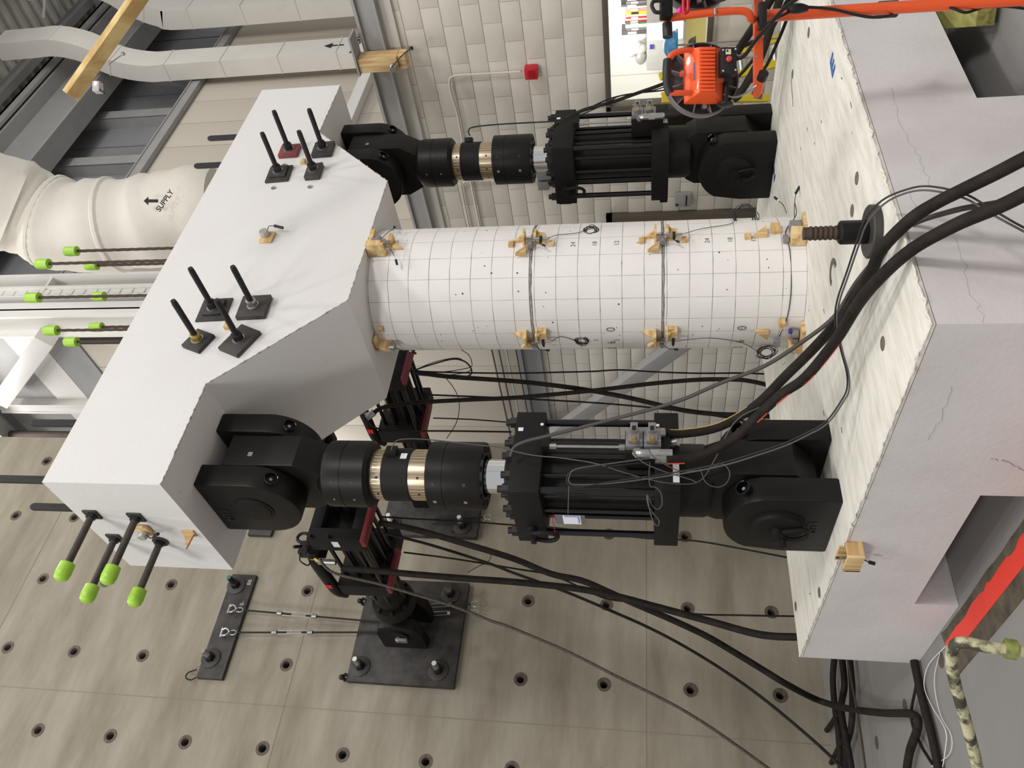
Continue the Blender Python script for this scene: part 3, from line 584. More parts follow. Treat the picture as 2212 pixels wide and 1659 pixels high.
# ---- four capped bars on the end face
for (y, z), w, lab in (((-.176, 4.372), 0, 'upper front'), ((-.158, 4.086), 0, 'lower front'), ((.12, 4.384), 0, 'upper back'), ((.142, 4.077), 1, 'lower back')):
    t = thing('capped_bar', 'grey steel bar with a lime cap on the cap end face, %s of four' % lab, 'bar', (cx-L2, y, z)); o_ = V((cx-L2, y, z))
    m_ = MB(); (m_.lathe(o_, -X, [(0, .052), (.012, .052)], 22) if w else m_.fbox(o_, Y, Z, -X, (-.045, -.045, 0), (.045, .045, .012))); m_.build('end_plate', plate_m, t)
    m_ = MB(); m_.hex(o_-X*.012, o_-X*.03, .034); m_.build('nut', nut_m, t)
    m_ = MB(); m_.cyl(o_, o_-X*.36, .0215, 14); m_.build('bar', mat('galvanised_dark_bar', (74, 68, 62), .6, .3, var=.9, vscale=20, rgb2=(56, 50, 46), bump=.3, bscale=200), t)
    m_ = MB(); m_.lathe(o_-X*.335, -X, [(0, .043), (.06, .0455), (.09, .041), (.103, .027), (.108, .01)], 20); m_.build('bar_cap', greencap, t, ang=40)
# ================================================================== VERTICAL JACKS
flute = flute_mat(); white_lab = mat('white_label', (224, 224, 226), .6)
def jack(ax, ay, side, label, sgn):
    t = thing('vertical_actuator', label, 'actuator', (ax, ay, 0)); O = V((ax, ay, 0))
    def B(name, f, M, parent=t, **k):
        m_ = MB(); f(m_); return m_.build(name, M, parent, **k)
    def box(a, b): return lambda q: q.box(O+V(a), O+V(b))
    # clevis cheeks: outline in (y,z) extruded along x
    bot = [(-.25, 0), (-.25, .40)]+[(.02+.29*cos(a), .33+.27*sin(a)) for a in [radians(150-10*k) for k in range(13)]]+[(.31, .25), (.31, 0)]
    top = [(-.27, 3.741), (-.27, 3.42)]+[(.0+.27*cos(a), 3.42+.27*sin(a)) for a in [radians(190+10*k) for k in range(17)]]+[(.27, 3.42), (.27, 3.741)]
    for nm, poly in (('lower_cheek', bot), ('upper_cheek', top)):
        for x0, x1 in ((-.28, -.125), (.125, .27)):
            c = B(nm, lambda q: q.prism(poly, O, Y, Z, X, x0, x1), black, bevel=.014, ang=40)
            yy, zz, rr = (.02, .31, .145) if nm[0] == 'l' else (0, 3.45, .118)
            if x0 < 0:
                q = MB(); q.lathe(O+V((x0, yy, zz)), -X, [(0, rr+.012), (.006, rr+.012), (.008, rr), (.03 if nm[0] == 'l' else .014, rr-.004), (.034 if nm[0] == 'l' else .018, rr-.02)], 32); q.build('pin_cap', black2, t, ang=30)
                if nm[0] == 'l':
                    q = MB(); q.cyl(O+V((x0-.02, yy, zz)), O+V((x0-.075, yy, zz)), .04, 16); q.cyl(O+V((x0-.07, yy+.03, zz-.03)), O+V((x0-.11, yy+.03, zz-.03)), .018, 12)
                    q.tube([O+V((x0-.055, yy+.03, zz-.035)), O+V((x0-.06, yy+.045, zz-.09)), O+V((x0-.05, yy+.03, zz-.15)), O+V((x0-.045, yy-.01, zz-.165)), O+V((x0-.045, yy-.045, zz-.14)), O+V((x0-.05, yy-.04, zz-.07)), O+V((x0-.055, yy-.03, zz-.02))], .013, 8); q.build('pin_handle', black2, t)
                else:
                    q = MB(); q.cyl(O+V((x0-.017, yy, zz)), O+V((x0-.021, yy, zz)), .009, 10); q.build('grease_plug', ink, t)
            # lightening hole with a bolt inside on the narrow side
            hz = .50 if nm[0] == 'l' else 3.28; n0 = V((0, -1, .0)); q = MB()
            cc = O+V(((x0+x1)/2, -.235 if nm[0] == 'l' else -.225, hz)); nn = V((0, -1, .75 if nm[0] == 'l' else -.75)).normalized()
            q.lathe(cc-nn*.03, nn, [(0, .001), (.001, .036), (.055, .036), (.058, .04), (.052, .043)], 18, cap=False); q.build('bolt_pocket', blackgl, t)
            q = MB(); q.cyl(cc, cc+nn*.01, .010, 10); q.build('socket_bolt', greyalu, t)
    # swivel bodies
    B('swivel_body', lambda q: q.prism([(-.25, 3.62), (-.25, 3.16), (-.20, 3.07), (-.16, 3.0), (.16, 3.0), (.20, 3.07), (.25, 3.16), (.25, 3.62), (.1, 3.69), (-.1, 3.69)], O, Y, Z, X, -.115, .115), black, bevel=.012)
    B('swivel_body', lambda q: q.prism([(-.25, .22), (-.25, .62), (-.2, .70), (.2, .70), (.25, .62), (.25, .22), (.1, .08), (-.1, .08)], O, Y, Z, X, -.115, .115), black, bevel=.012)
    B('swivel_plate', box((-.05, -.255, 3.44), (-.02, -.249, 3.47)), greyalu)
    def lat(prof, n=40): return lambda q: q.lathe(O, Z, prof, n)
    B('upper_housing', lat([(3.06, .13), (3.03, .17), (3.0, .205), (2.98, .21), (2.885, .21), (2.884, .207), (2.880, .207), (2.879, .21), (2.735, .21), (2.72, .195), (2.719, .17)]), black, ang=30)
    lc = B('load_cell', lat([(2.72, .15), (2.70, .158), (2.345, .158)]), flute, ang=30)
    for k in range(40):
        a = 2*pi*k/40; d_ = V((cos(a), sin(a), 0)); tn = Z.cross(d_)
        for z0, z1 in ((2.645, 2.69), (2.36, 2.455)): q = MB(); q.fbox(O+d_*.1575, tn, Z, d_, (-.0024, z0-random.uniform(0, .01), 0), (.0024, z1, .0015)); q.build('bright_flute', mat('bright_flute', (244, 222, 190), .2, 1), lc)
    for a in (-112, -150, -70): 
        for z in (2.66, 2.40): q = MB(); d_ = V((cos(radians(a-60)), sin(radians(a-60)), 0)); q.cyl(O+d_*.1575+Z*z, O+d_*.1595+Z*z, .008, 10); q.build('port_hole', ink, lc)
    B('collar_band', lat([(2.635, .16), (2.634, .166), (2.466, .166), (2.465, .16)]), black2, ang=30)
    d_ = V((cos(radians(-72)), sin(radians(-72)), 0)) if side > 0 else V((cos(radians(-48)), sin(radians(-48)), 0)); tn = Z.cross(d_)
    B('cable_connector', lambda q: q.fbox(O+d_*.165+Z*2.585, tn, Z, d_, (-.03, -.04, 0), (.03, .03, .04)), black2, bevel=.004)
    if side > 0: B('name_label', lambda q: q.fbox(O+V((cos(radians(-80)), sin(radians(-80)), 0))*.1665+Z*2.50, Z.cross(V((cos(radians(-80)), sin(radians(-80)), 0))), Z, V((cos(radians(-80)), sin(radians(-80)), 0)), (-.022, -.02, 0), (.022, .02, .002)), white_lab)
    lo = B('lower_housing', lat([(2.345, .15), (2.344, .205), (2.34, .211), (2.24, .211), (2.239, .208), (2.235, .208), (2.234, .211), (2.02, .211), (2.005, .206), (2.004, .13), (2.03, .128), (2.03, .115)]), black, ang=30)
    for k in range(12):
        a = 2*pi*k/12+.2; q = MB(); q.cyl(O+V((.168*cos(a), .168*sin(a), 2.0035)), O+V((.168*cos(a), .168*sin(a), 2.001)), .019, 12); q.build('bolt_hole', ink, lo)
    for a in (188, 205, 222):
        for z in (2.29, 2.1, 2.93, 2.8):
            if a == 205: continue
            q = MB(); d2 = V((cos(radians(a)), sin(radians(a)), 0)); q.cyl(O+d2*.209+Z*z, O+d2*.212+Z*z, .007 if z > 2.5 else .012, 10); q.build('set_screw', zinc if a == 188 else nut_m, lo)
    B('piston_rod', lat([(2.03, .108), (1.70, .108)], 36), chrome, ang=30)
    # end blocks
    def blk(z0, z1): return lambda q: q.prism([(-.285, -.20), (-.21, -.285), (.285, -.285), (.285, .2), (.21, .285), (-.285, .285)] if 0 else [(-.285, -.285), (.285, -.285), (.285, .285), (-.285, .285)], O, X, Y, Z, z0, z1)
    ub = B('upper_block', blk(1.625, 1.805), black2, bevel=.008); lb = B('lower_block', blk(.845, .985), black2, bevel=.006)
    B('block_tab', box((-.22, .27, 1.68), (-.10, .34, 1.79)), black2, ub, bevel=.004); B('block_tab', box((-.22, .27, .845), (-.10, .36, .91)), black2, lb, bevel=.004)
    B('gland_ring', lat([(1.805, .21), (1.83, .21), (1.85, .17), (1.87, .135), (1.875, .112)]), black2, ang=30)
    B('barrel', lat([(1.63, .185), (.98, .185)], 40), black, ang=30)
    pos = [(sx*.238, sy*.238) for sx in (-1, 1) for sy in (-1, 1)]+[(.225*cos(radians(a)), .225*sin(radians(a))) for a in (0, 30, 60, 90, 120, 150, 180, 210, 240, 270, 300, 330)]
    for i, (x, y) in enumerate(pos):
        r = .022 if i < 4 else .016
        B('tie_rod', lambda q: q.cyl(O+V((x, y, .9)), O+V((x, y, 1.7)), r, 12), blackgl, ang=40)
        B('tie_rod_nut', lambda q: (q.hex(O+V((x, y, 1.805)), O+V((x, y, 1.845)), .034), q.cyl(O+V((x, y, 1.845)), O+V((x, y, 1.872)), .022, 12)), nut_m, ub)
    B('lower_housing', lat([(.845, .215), (.70, .215), (.665, .20), (.66, .12)]), black, ang=30)
    # carrying handle on the upper block side
    xh = -.287; B('lift_handle', lambda q: (q.cyl(O+V((xh, .12, 1.705)), O+V((xh-.06, .12, 1.705)), .032, 14), q.cyl(O+V((xh-.05, .14, 1.69)), O+V((xh-.085, .14, 1.69)), .018, 10), q.tube([O+V((xh-.045, .15, 1.70)), O+V((xh-.05, .17, 1.64)), O+V((xh-.05, .165, 1.58)), O+V((xh-.045, .13, 1.55)), O+V((xh-.045, .095, 1.57)), O+V((xh-.045, .085, 1.64)), O+V((xh-.045, .10, 1.70))], .014, 8)), black2, ub)
    B('serial_label', box((.0, -.287, .855), (.11, -.2851, .89)), white_lab, lb) if side < 0 else B('serial_label', box((-.2, -.287, .85), (-.06, -.2851, .885)), white_lab, lb)
    B('corner_label', box((.14, -.287, 1.755), (.165, -.2851, 1.785)), white_lab, ub)
    for z in (1.645, .965): B('round_badge', lambda q: q.cyl(O+V((.19, -.285, z)), O+V((.19, -.288, z)), .010, 14), white_lab, ub if z > 1 else lb)
    # valve manifold on the front
    vm = B('valve_manifold', box((-.055, -.36, .90), (.095, -.2, 1.15)), black2, bevel=.004)
    for i, z in enumerate((1.10, 1.0)):
        B('servo_valve', lambda q: (q.box(O+V((.045-.085, -.40, z-.05)), O+V((.155-.085, -.36, z+.045))), q.box(O+V((.06-.085, -.43, z-.03)), O+V((.15-.085, -.40, z+.03))), q.box(O+V((.115-.085, -.45, z-.022)), O+V((.175-.085, -.40, z+.02))), [q.cyl(O+V((a-.085, -.4301, z+b)), O+V((a-.085, -.426, z+b)), .008, 8) for a, b in ((.065, .035), (.065, -.042), (.148, .037), (.148, -.042))]), greyalu, vm, bevel=.003)
        B('plug', lambda q: (q.cyl(O+V((.075-.085, -.43, z)), O+V((.075-.085, -.447, z)), .012, 12), q.cyl(O+V((.07-.085, -.445, z)), O+V((.045-.085, -.455, z)), .013, 10)), brassy, vm)
        B('valve_plate', box((.033, -.452, z-.012), (.065, -.4505, z+.01)), ink, vm)
    B('hydraulic_fitting', lambda q: q.cyl(O+V((.13-.085, -.31, .90)), O+V((.13-.085, -.33, .855)), .026, 12), zinc, vm)
    B('hydraulic_fitting', lambda q: (q.hex(O+V((.02-.085, -.37, 1.08)), O+V((.0-.085, -.40, 1.08)), .03), q.tube([O+V((.0-.085, -.40, 1.08)), O+V((-.01-.085, -.41, 1.06)), O+V((-.01-.085, -.41, 1.0))], .025, 10), q.hex(O+V((-.01-.085, -.41, 1.01)), O+V((-.01-.085, -.41, .96)), .03), q.cyl(O+V((-.01-.085, -.41, .96)), O+V((-.01-.085, -.41, .89)), .026, 12)), zinc, vm)
    B('transfer_pipe', lambda q: (q.cyl(O+V((.045-.03, -.31, 1.15)), O+V((.045-.03, -.31, 1.55)), .0085, 10), q.hex(O+V((.045-.03, -.31, 1.15)), O+V((.045-.03, -.31, 1.185)), .018), q.hex(O+V((.045-.03, -.31, 1.545)), O+V((.045-.03, -.31, 1.585)), .017)), zinc, vm)
    B('pipe_elbow_block', box((.0, -.33, 1.585), (.09, -.28, 1.635)), black2, ub)
    return t
jl = jack(-1.65, .02, 1, 'large black vertical hydraulic actuator at the near left of the column', 1)
jr = jack(1.66, .02, -1, 'large black vertical hydraulic actuator at the far right of the column', -1)
text_on('cast_letters', 'MTS', .07, (-1.93, .02+.03, .115), (0, -1, 0), Z, mat('embossed_black', (14, 13, 13), .3), jl, .004, lift=.002)
text_on('cast_letters', 'MTS', .07, (-1.93, .10, 3.66), (0, -1, 0), Z, MT['embossed_black'], jl, .004, lift=.002)
# paper tag in a clear sleeve hanging at the left jack
t = thing('paper_tag', 'white paper tag in a clear sleeve hanging on the left actuator', 'tag', (-2.02,-0.125,1.453))
c_ = V((-2.02,-0.125,1.453)); u_ = V((0, 1, -.03)).normalized(); w_ = Z
def tagq(a, b, c, d, M, nm, off, par): q = MB(); q.fbox(c_, u_, w_, -X, (a, b, off), (c, d, off+.0015)); return q.build(nm, M, par)
tagq(-.05, -.085, .05, .085, mat('clear_sleeve', (104, 104, 110), .15, spec=.6), 'plastic_sleeve', 0, t)
pp = tagq(-.045, -.06, .045, .04, mat('tag_paper', (236, 237, 244), .6), 'paper', .002, t)
tagq(-.045, .028, .045, .036, mat('blue_print', (96, 100, 170), .6), 'printed_border', .0045, pp) if 0 else None
tagq(-.044, -.052, -.036, .03, mat('blue_print', (130, 134, 200), .6), 'printed_border', .0045, pp); tagq(-.036, -.052, .03, -.045, MT['blue_print'], 'printed_border', .0045, pp)
m_ = MB(); m_.tube([c_+Z*.075-u_*.0, c_+Z*.1-u_*.03, V((-1.98, .1, 1.56)), V((-1.99, .14, 1.56))], .002, 6); m_.build('red_string', redm, t)
# ================================================================== LATERAL ACTUATORS AND WALL PLATES
def wallbolt(parent, x, z, y0, M, tip):
    o_ = V((x, y0, z)); m_ = MB(); m_.lathe(o_, -Y, [(0, .112), (.014, .112), (.016, .108)], 30); m_.build('round_washer', plate_m, parent)
    m_ = MB(); m_.hex(o_-Y*.016, o_-Y*.085, .056); m_.hex(o_-Y*.085, o_-Y*.1, .05); m_.build('hex_nut', nut_m, parent, bevel=.003)
    m_ = MB(); m_.lathe(o_, -Y, [(0, .03)]+[(.1+i*.012, .033 if i % 2 else .028) for i in range(9)]+[(.215, .030), (.225, .027)], 14); m_.build('anchor_stud', M, parent)
    m_ = MB(); m_.cyl(o_-Y*.225, o_-Y*.228, .026, 14); m_.build('stud_tip', tip, parent)
whtip = mat('white_paint_tip', (220, 220, 218), .5); grtip = mat('green_tip', (52, 110, 84), .5)
PY = YW-.08
def wplate(x0, x1, z0, z1, label, bolts, extra=None, d=.08):
    t = thing('wall_plate', label, 'plate', ((x0+x1)/2, YW, (z0+z1)/2)); m_ = MB(); m_.box((x0, YW-d, z0), (x1, YW-.0045, z1)); m_.build('plate', plate_m, t, bevel=.004)
    for x, z, M, tp in bolts: wallbolt(t, x, z, YW-d, M, tp)
    return t
wp1 = wplate(-1.525, -.325, 3.045, 4.245, 'large square black base plate bolted to the strong wall, near left', ((-1.363, 4.12, zinc, whtip), (-1.357, 3.24, mat('dull_stud', (130, 128, 124), .45, .6), whtip), (-.475, 3.24, MT['dull_stud'] if 'dull_stud' in MT else zinc, plate_m), (-.475, 4.12, zinc, whtip)))
wp2 = wplate(.27, 1.47, 3.04, 4.24, 'second black base plate on the strong wall, partly behind the left actuator', ((.41, 4.12, whtip, whtip), (.41, 3.235, MT['dull_stud'], whtip), (1.3, 4.12, zinc, whtip), (1.3, 3.235, zinc, whtip)))
ws1 = wplate(-1.59, -.33, 5.69, 6.0, 'long narrow black plate on the strong wall above the near base plate', ((-1.367, 5.9, zinc, mat('brass_tip', (150, 140, 110), .5)), (-.479, 5.9, rodm, grtip)), d=.06)
ws2 = wplate(.21, 1.47, 5.68, 5.99, 'narrow black plate on the strong wall half hidden behind the left actuator', ((.41, 5.9, zinc, whtip), (1.3, 5.9, zinc, whtip)), d=.06)
for s_, x in (('B6', -.43), ('8-', -.70)): text_on('chalk_mark', s_, .07, (x, YW-.061, 5.745), X, Z, mat('chalk', (176, 174, 172), .9), ws1, .001, lift=.002)
m_ = MB(); m_.tube([(-1.57, YW-.05, 5.98), (-1.62, YW-.06, 6.05), (-1.60, YW-.06, 6.12), (-1.54, YW-.05, 6.12), (-1.50, YW-.05, 6.03)], .008, 8); m_.build('lifting_wire', rodm, ws1)
for p_, x in ((wp1, -1.50), (wp1, -.62), (wp2, .29)):
    m_ = MB(); m_.cyl((x, YW-.10, 4.28), (x, YW-.02, 4.28), .02, 10); m_.sphere((x, YW-.11, 4.29), .032, 8, 6); m_.sphere((x+.03, YW-.1, 4.26), .022, 8, 6); m_.build('lifting_bolt', nut_m, p_)
m_ = MB(); m_.cyl((-.55, YW-.082, 4.19), (-.55, YW-.0805, 4.19), .02, 14); m_.build('bolt_hole', ink, wp1); m_ = MB(); m_.cyl((.33, YW-.082, 3.34), (.33, YW-.0805, 3.34), .02, 14); m_.build('bolt_hole', ink, wp2)
def latact(ax, label, w):
    az = 3.64; t = thing('lateral_actuator', label, 'actuator', (ax, YW-.08, az)); O = V((ax, 0, az))
    def B(name, f, M, parent=t, **k): m_ = MB(); f(m_); return m_.build(name, M, parent, **k)
    def bx(a, b): return lambda q: q.box(O+V(a), O+V(b))
    def lat(prof, n=28, c=V((0, 0, 0))): return lambda q: q.lathe(O+c, Y, prof, n)
    B('cap_bracket', bx((-.22, .518, -.22), (.22, .60, .22)), black, bevel=.006)
    for s in (-1, 1): B('front_cheek', bx((s*.13-.035, .6, -.17), (s*.13+.035, .9, .17)), black, bevel=.012)
    B('rod_eye', lat([(.66, .07), (.8, .13), (.95, .13), (1.0, .11)]), black); B('piston_rod', lat([(1.0, .085), (1.9, .085)]), chrome)
    B('load_cell', lat([(1.0, .15), (1.22, .15), (1.24, .12)]), black2)
    ff = B('front_frame', lambda q: (q.box(O+V((-.2, 1.701, .14)), O+V((.2, 1.899, .24))), q.box(O+V((-.31, 1.70, -.24)), O+V((-.2, 1.90, .24))), q.box(O+V((.2, 1.70, -.24)), O+V((.31, 1.90, .24))), q.box(O+V((-.2, 1.701, -.24)), O+V((.2, 1.899, -.14))), q.box(O+V((-.2, 1.82, -.14)), O+V((.2, 1.898, .14)))), black2, bevel=.005)
    B('red_foot_plate', bx((-.33, 1.68, -.285), (.08, 1.78, -.245)), maroon, ff, bevel=.002)
    B('frame_label', bx((-.312, 1.74, -.03), (-.3105, 1.83, .03)), white_lab, ff) if w else None
    for a, b in ((-.29, .26), (-.29, .1), (.29, .26)): B('frame_bolt', lambda q: q.hex(O+V((a, 1.70, b-.05)), O+V((a, 1.66, b-.05)), .022), nut_m, ff)
    rf = B('rear_frame', lambda q: (q.box(O+V((-.31, 2.60, -.24)), O+V((.31, 2.80, .24)))), black2, bevel=.006)
    B('red_foot_plate', bx((-.33, 2.58, -.285), (.09, 2.68, -.245)), maroon, rf, bevel=.002)
    B('main_barrel', lat([(1.9, .17), (2.6, .17)]), black, ang=30)
    for x, z in ((-.2, .17), (-.2, .05), (-.2, -.08), (-.2, -.18), (.2, .17), (.2, -.18), (-.07, -.2), (.07, -.2), (-.28, -.2)): B('tie_rod', lambda q: q.cyl(O+V((x, 1.88, z)), O+V((x, 2.62, z)), .019, 10), blackgl, ang=40)
    B('side_pipe', lambda q: q.tube([O+V((-.28, 1.95, .27)), O+V((-.3, 2.1, .3)), O+V((-.3, 2.4, .3)), O+V((-.28, 2.75, .30)), O+V((-.26, 2.85, .22))], .055, 12), black)
    B('red_mark', lambda q: q.fbox(O+V((-.352, 2.5, .29)), Y, Z, -X, (0, -.03, 0), (.07, .03, .004)), redm)
    B('accumulator', bx((-.24, 1.95, .24), (-.1, 2.2, .36)), black2, bevel=.01)
    B('brass_fitting', lambda q: (q.cyl(O+V((-.33, 2.02, .24)), O+V((-.33, 2.02, .30)), .018, 10), q.hex(O+V((-.33, 2.02, .26)), O+V((-.36, 2.02, .22)), .02)), brassy)
    B('hose_ferrule', lambda q: (q.hex(O+V((-.36, 2.02, .22)), O+V((-.36, 2.02, .17)), .028), q.cyl(O+V((-.36, 2.02, .17)), O+V((-.36, 2.02, .06)), .025, 12)), zinc)
    B('valve_cluster', lambda q: (q.box(O+V((-.3, 1.98, .34)), O+V((-.2, 2.08, .42))), q.cyl(O+V((-.28, 1.9, .36)), O+V((-.32, 1.84, .4)), .015, 8), q.tube([O+V((-.3, 2.0, .40)), O+V((-.38, 1.98, .37)), O+V((-.37, 2.08, .33)), O+V((-.3, 2.06, .33))], .006, 6)), nut_m)
    B('pull_loop', lambda q: q.tube([O+V((-.3, 1.78, .25)), O+V((-.3, 1.78, .33)), O+V((-.26, 1.78, .36)), O+V((-.22, 1.78, .33)), O+V((-.22, 1.78, .25))], .014, 8), nut_m)
    B('rear_barrel', lat([(2.8, .14), (3.3, .14), (3.35, .165), (3.55, .165)]), black, ang=30)
    for a in range(6): B('rear_rod', lambda q: q.cyl(O+V((.15*cos(a*pi/3+.3), 2.78, .15*sin(a*pi/3+.3))), O+V((.15*cos(a*pi/3+.3), 3.4, .15*sin(a*pi/3+.3))), .017, 8), blackgl)
    B('swivel_flange', lat([(3.5, .21), (3.56, .23), (3.64, .23), (3.70, .15), (3.95, .13)]), black, ang=30)
    for a in range(8): B('flange_bolt', lambda q: q.hex(O+V((.19*cos(a*pi/4+.2), 3.5, .19*sin(a*pi/4+.2))), O+V((.19*cos(a*pi/4+.2), 3.47, .19*sin(a*pi/4+.2))), .022), nut_m)
    pf = [(3.78, -.05), (3.84, -.19), (3.98, -.25), (4.346, -.25), (4.346, .25), (3.98, .25), (3.84, .19), (3.78, .05)]
    for s in (-1, 1):
        c = B('rear_cheek', lambda q: q.prism([(b, a) for a, b in pf] if 0 else pf, O, Y, Z, X, s*.15-.06, s*.15+.06), black, bevel=.014)
    B('pin_cap', lambda q: q.lathe(O+V((-.21, 4.0, 0)), -X, [(0, .11), (.02, .11), (.024, .1)], 24), black2, ang=30)
    B('pin_handle', lambda q: (q.cyl(O+V((-.23, 4.0, .0)), O+V((-.28, 4.0, .0)), .022, 12), q.box(O+V((-.27, 3.98, -.1)), O+V((-.24, 4.05, .03)))), greyalu, bevel=.004)
    return t
la1 = latact(-.92, 'black horizontal actuator reaching from the near wall plate to the cap', 1)
la2 = latact(.86, 'black horizontal actuator half hidden behind the cap haunch and column', 0)
# turnbuckle rods hanging from the narrow plates to the base plates
def buckle(x0, z0, x1, z1, label, y=YW-.11):
    t = thing('turnbuckle_rod', label, 'turnbuckle', (x0, y, z0)); a, b = V((x0, y, z0)), V((x1, y, z1)); d_ = (b-a).normalized(); s_ = d_.cross(Y)
    def B(nm, f, M): m_ = MB(); f(m_); return m_.build(nm, M, t)
    B('shackle', lambda q: (q.tube([a+s_*.03, a+s_*.042-Y*.02+d_*.05, a+d_*.10-Y*.02, a-s_*.042-Y*.02+d_*.05, a-s_*.03], .012, 8), q.cyl(a-s_*.055, a+s_*.055, .013, 8)), zinc)
    B('eye_ring', lambda q: q.tube([a+d_*.09+Y*.0, a+d_*.11+s_*.022, a+d_*.155+s_*.024, a+d_*.18, a+d_*.155-s_*.024, a+d_*.11-s_*.022, a+d_*.09], .008, 8), zinc)
    e = (b-a).length; B('steel_rod', lambda q: (q.cyl(a+d_*.18, a+d_*(e*.42), .011, 8), q.cyl(a+d_*(e*.52), b, .011, 8)), rodm)
    B('turnbuckle_frame', lambda q: (q.fbox(a, d_, s_, Y, (e*.34, .018, -.006), (e*.58, .024, .006)), q.fbox(a, d_, s_, Y, (e*.34, -.024, -.006), (e*.58, -.018, .006)), q.cyl(a+d_*e*.33, a+d_*e*.36, .026, 10), q.cyl(a+d_*e*.56, a+d_*e*.59, .026, 10)), zinc)
    return t
buckle(-0.795, 5.86, -.86, 4.0, 'straight turnbuckle rod between the narrow plate and the near actuator')
buckle(-1.082, 5.85, -.98, 4.0, 'slightly slanting turnbuckle rod beside the straight one')
for x, l_ in ((-.60, 'upper'), (-.70, 'lower')):
    t = thing('eye_rod', 'short eye rod hanging below the near base plate, %s of two' % l_, 'rod', (x, YW-.12, 3.2)); dx = -.02 if l_ == 'upper' else 0
    m_ = MB(); m_.cyl((x-.06, YW-.12, 3.5), (x+.0, YW-.12, 2.98), .010, 8); m_.build('steel_rod', rodm, t)
    m_ = MB(); m_.fbox((x-.04, YW-.12, 3.42), (.115, 0, -.993), (.993, 0, .115), Y, (0, .018, -.005), (.2, .024, .005)); m_.fbox((x-.04, YW-.12, 3.42), (.115, 0, -.993), (.993, 0, .115), Y, (0, -.024, -.005), (.2, -.018, .005)); m_.cyl((x-.02, YW-.12, 3.23), (x-.015, YW-.12, 3.2), .026, 10); m_.build('turnbuckle_frame', zinc, t)
    m_ = MB(); q = V((x+.005, YW-.12, 2.96)); m_.tube([q+Z*.02, q+V((.03, 0, -.02)), q+V((.02, 0, -.07)), q+V((-.02, 0, -.07)), q+V((-.03, 0, -.02)), q+Z*.02], .007, 8); m_.build('eye_ring', zinc, t)
for x in (.52, .46):
    t = thing('eye_rod', 'eye rod hanging below the second wall plate, %s of two' % ('right' if x == .52 else 'left'), 'rod', (x, YW-.12, 3.2))
    m_ = MB(); m_.cyl((x-.05, YW-.12, 3.6), (x, YW-.12, 2.98), .010, 8); m_.build('steel_rod', rodm, t)
    m_ = MB(); q = V((x+.005, YW-.12, 2.96)); m_.tube([q+Z*.02, q+V((.03, 0, -.02)), q+V((.02, 0, -.07)), q+V((-.02, 0, -.07)), q+V((-.03, 0, -.02)), q+Z*.02], .007, 8); m_.build('eye_ring', zinc, t)
# ================================================================== SENSORS AND WOOD BLOCKS GLUED TO THE COLUMN
def frame(ang, z):
    a = radians(ang); n_ = V((cos(a), sin(a), 0)); t_ = Z.cross(n_); return V((cos(a)*(R0-.004), sin(a)*(R0-.004), z)), t_, n_
def lbox(m_, F, t, n, z): o_, t_, n_ = F; m_.fbox(o_, t_, n_, Z, (t[0], n[0], z[0]), (t[1], n[1], z[1])); return m_
def coil(name, c, u, v, r, turns, label, tail=(), rw=.0022, cat='cable'):
    P = []; c, u, v = V(c), V(u).normalized(), V(v).normalized(); w = u.cross(v)
    for i in range(turns*9):
        a = 2*pi*i/9+.2; k = i//9; rr = r*(.78+.25*random.random()); P.append(c+u*(cos(a)*rr*(1+.3*sin(k*2.1)))+v*(sin(a)*rr*(1+.3*cos(k*1.7)))+w*random.uniform(.003, .014))
    m_ = MB(); m_.tube(list(tail)+P, rw, 5, smooth=3); return solo(name, m_, cablem, label, cat, ang=80)
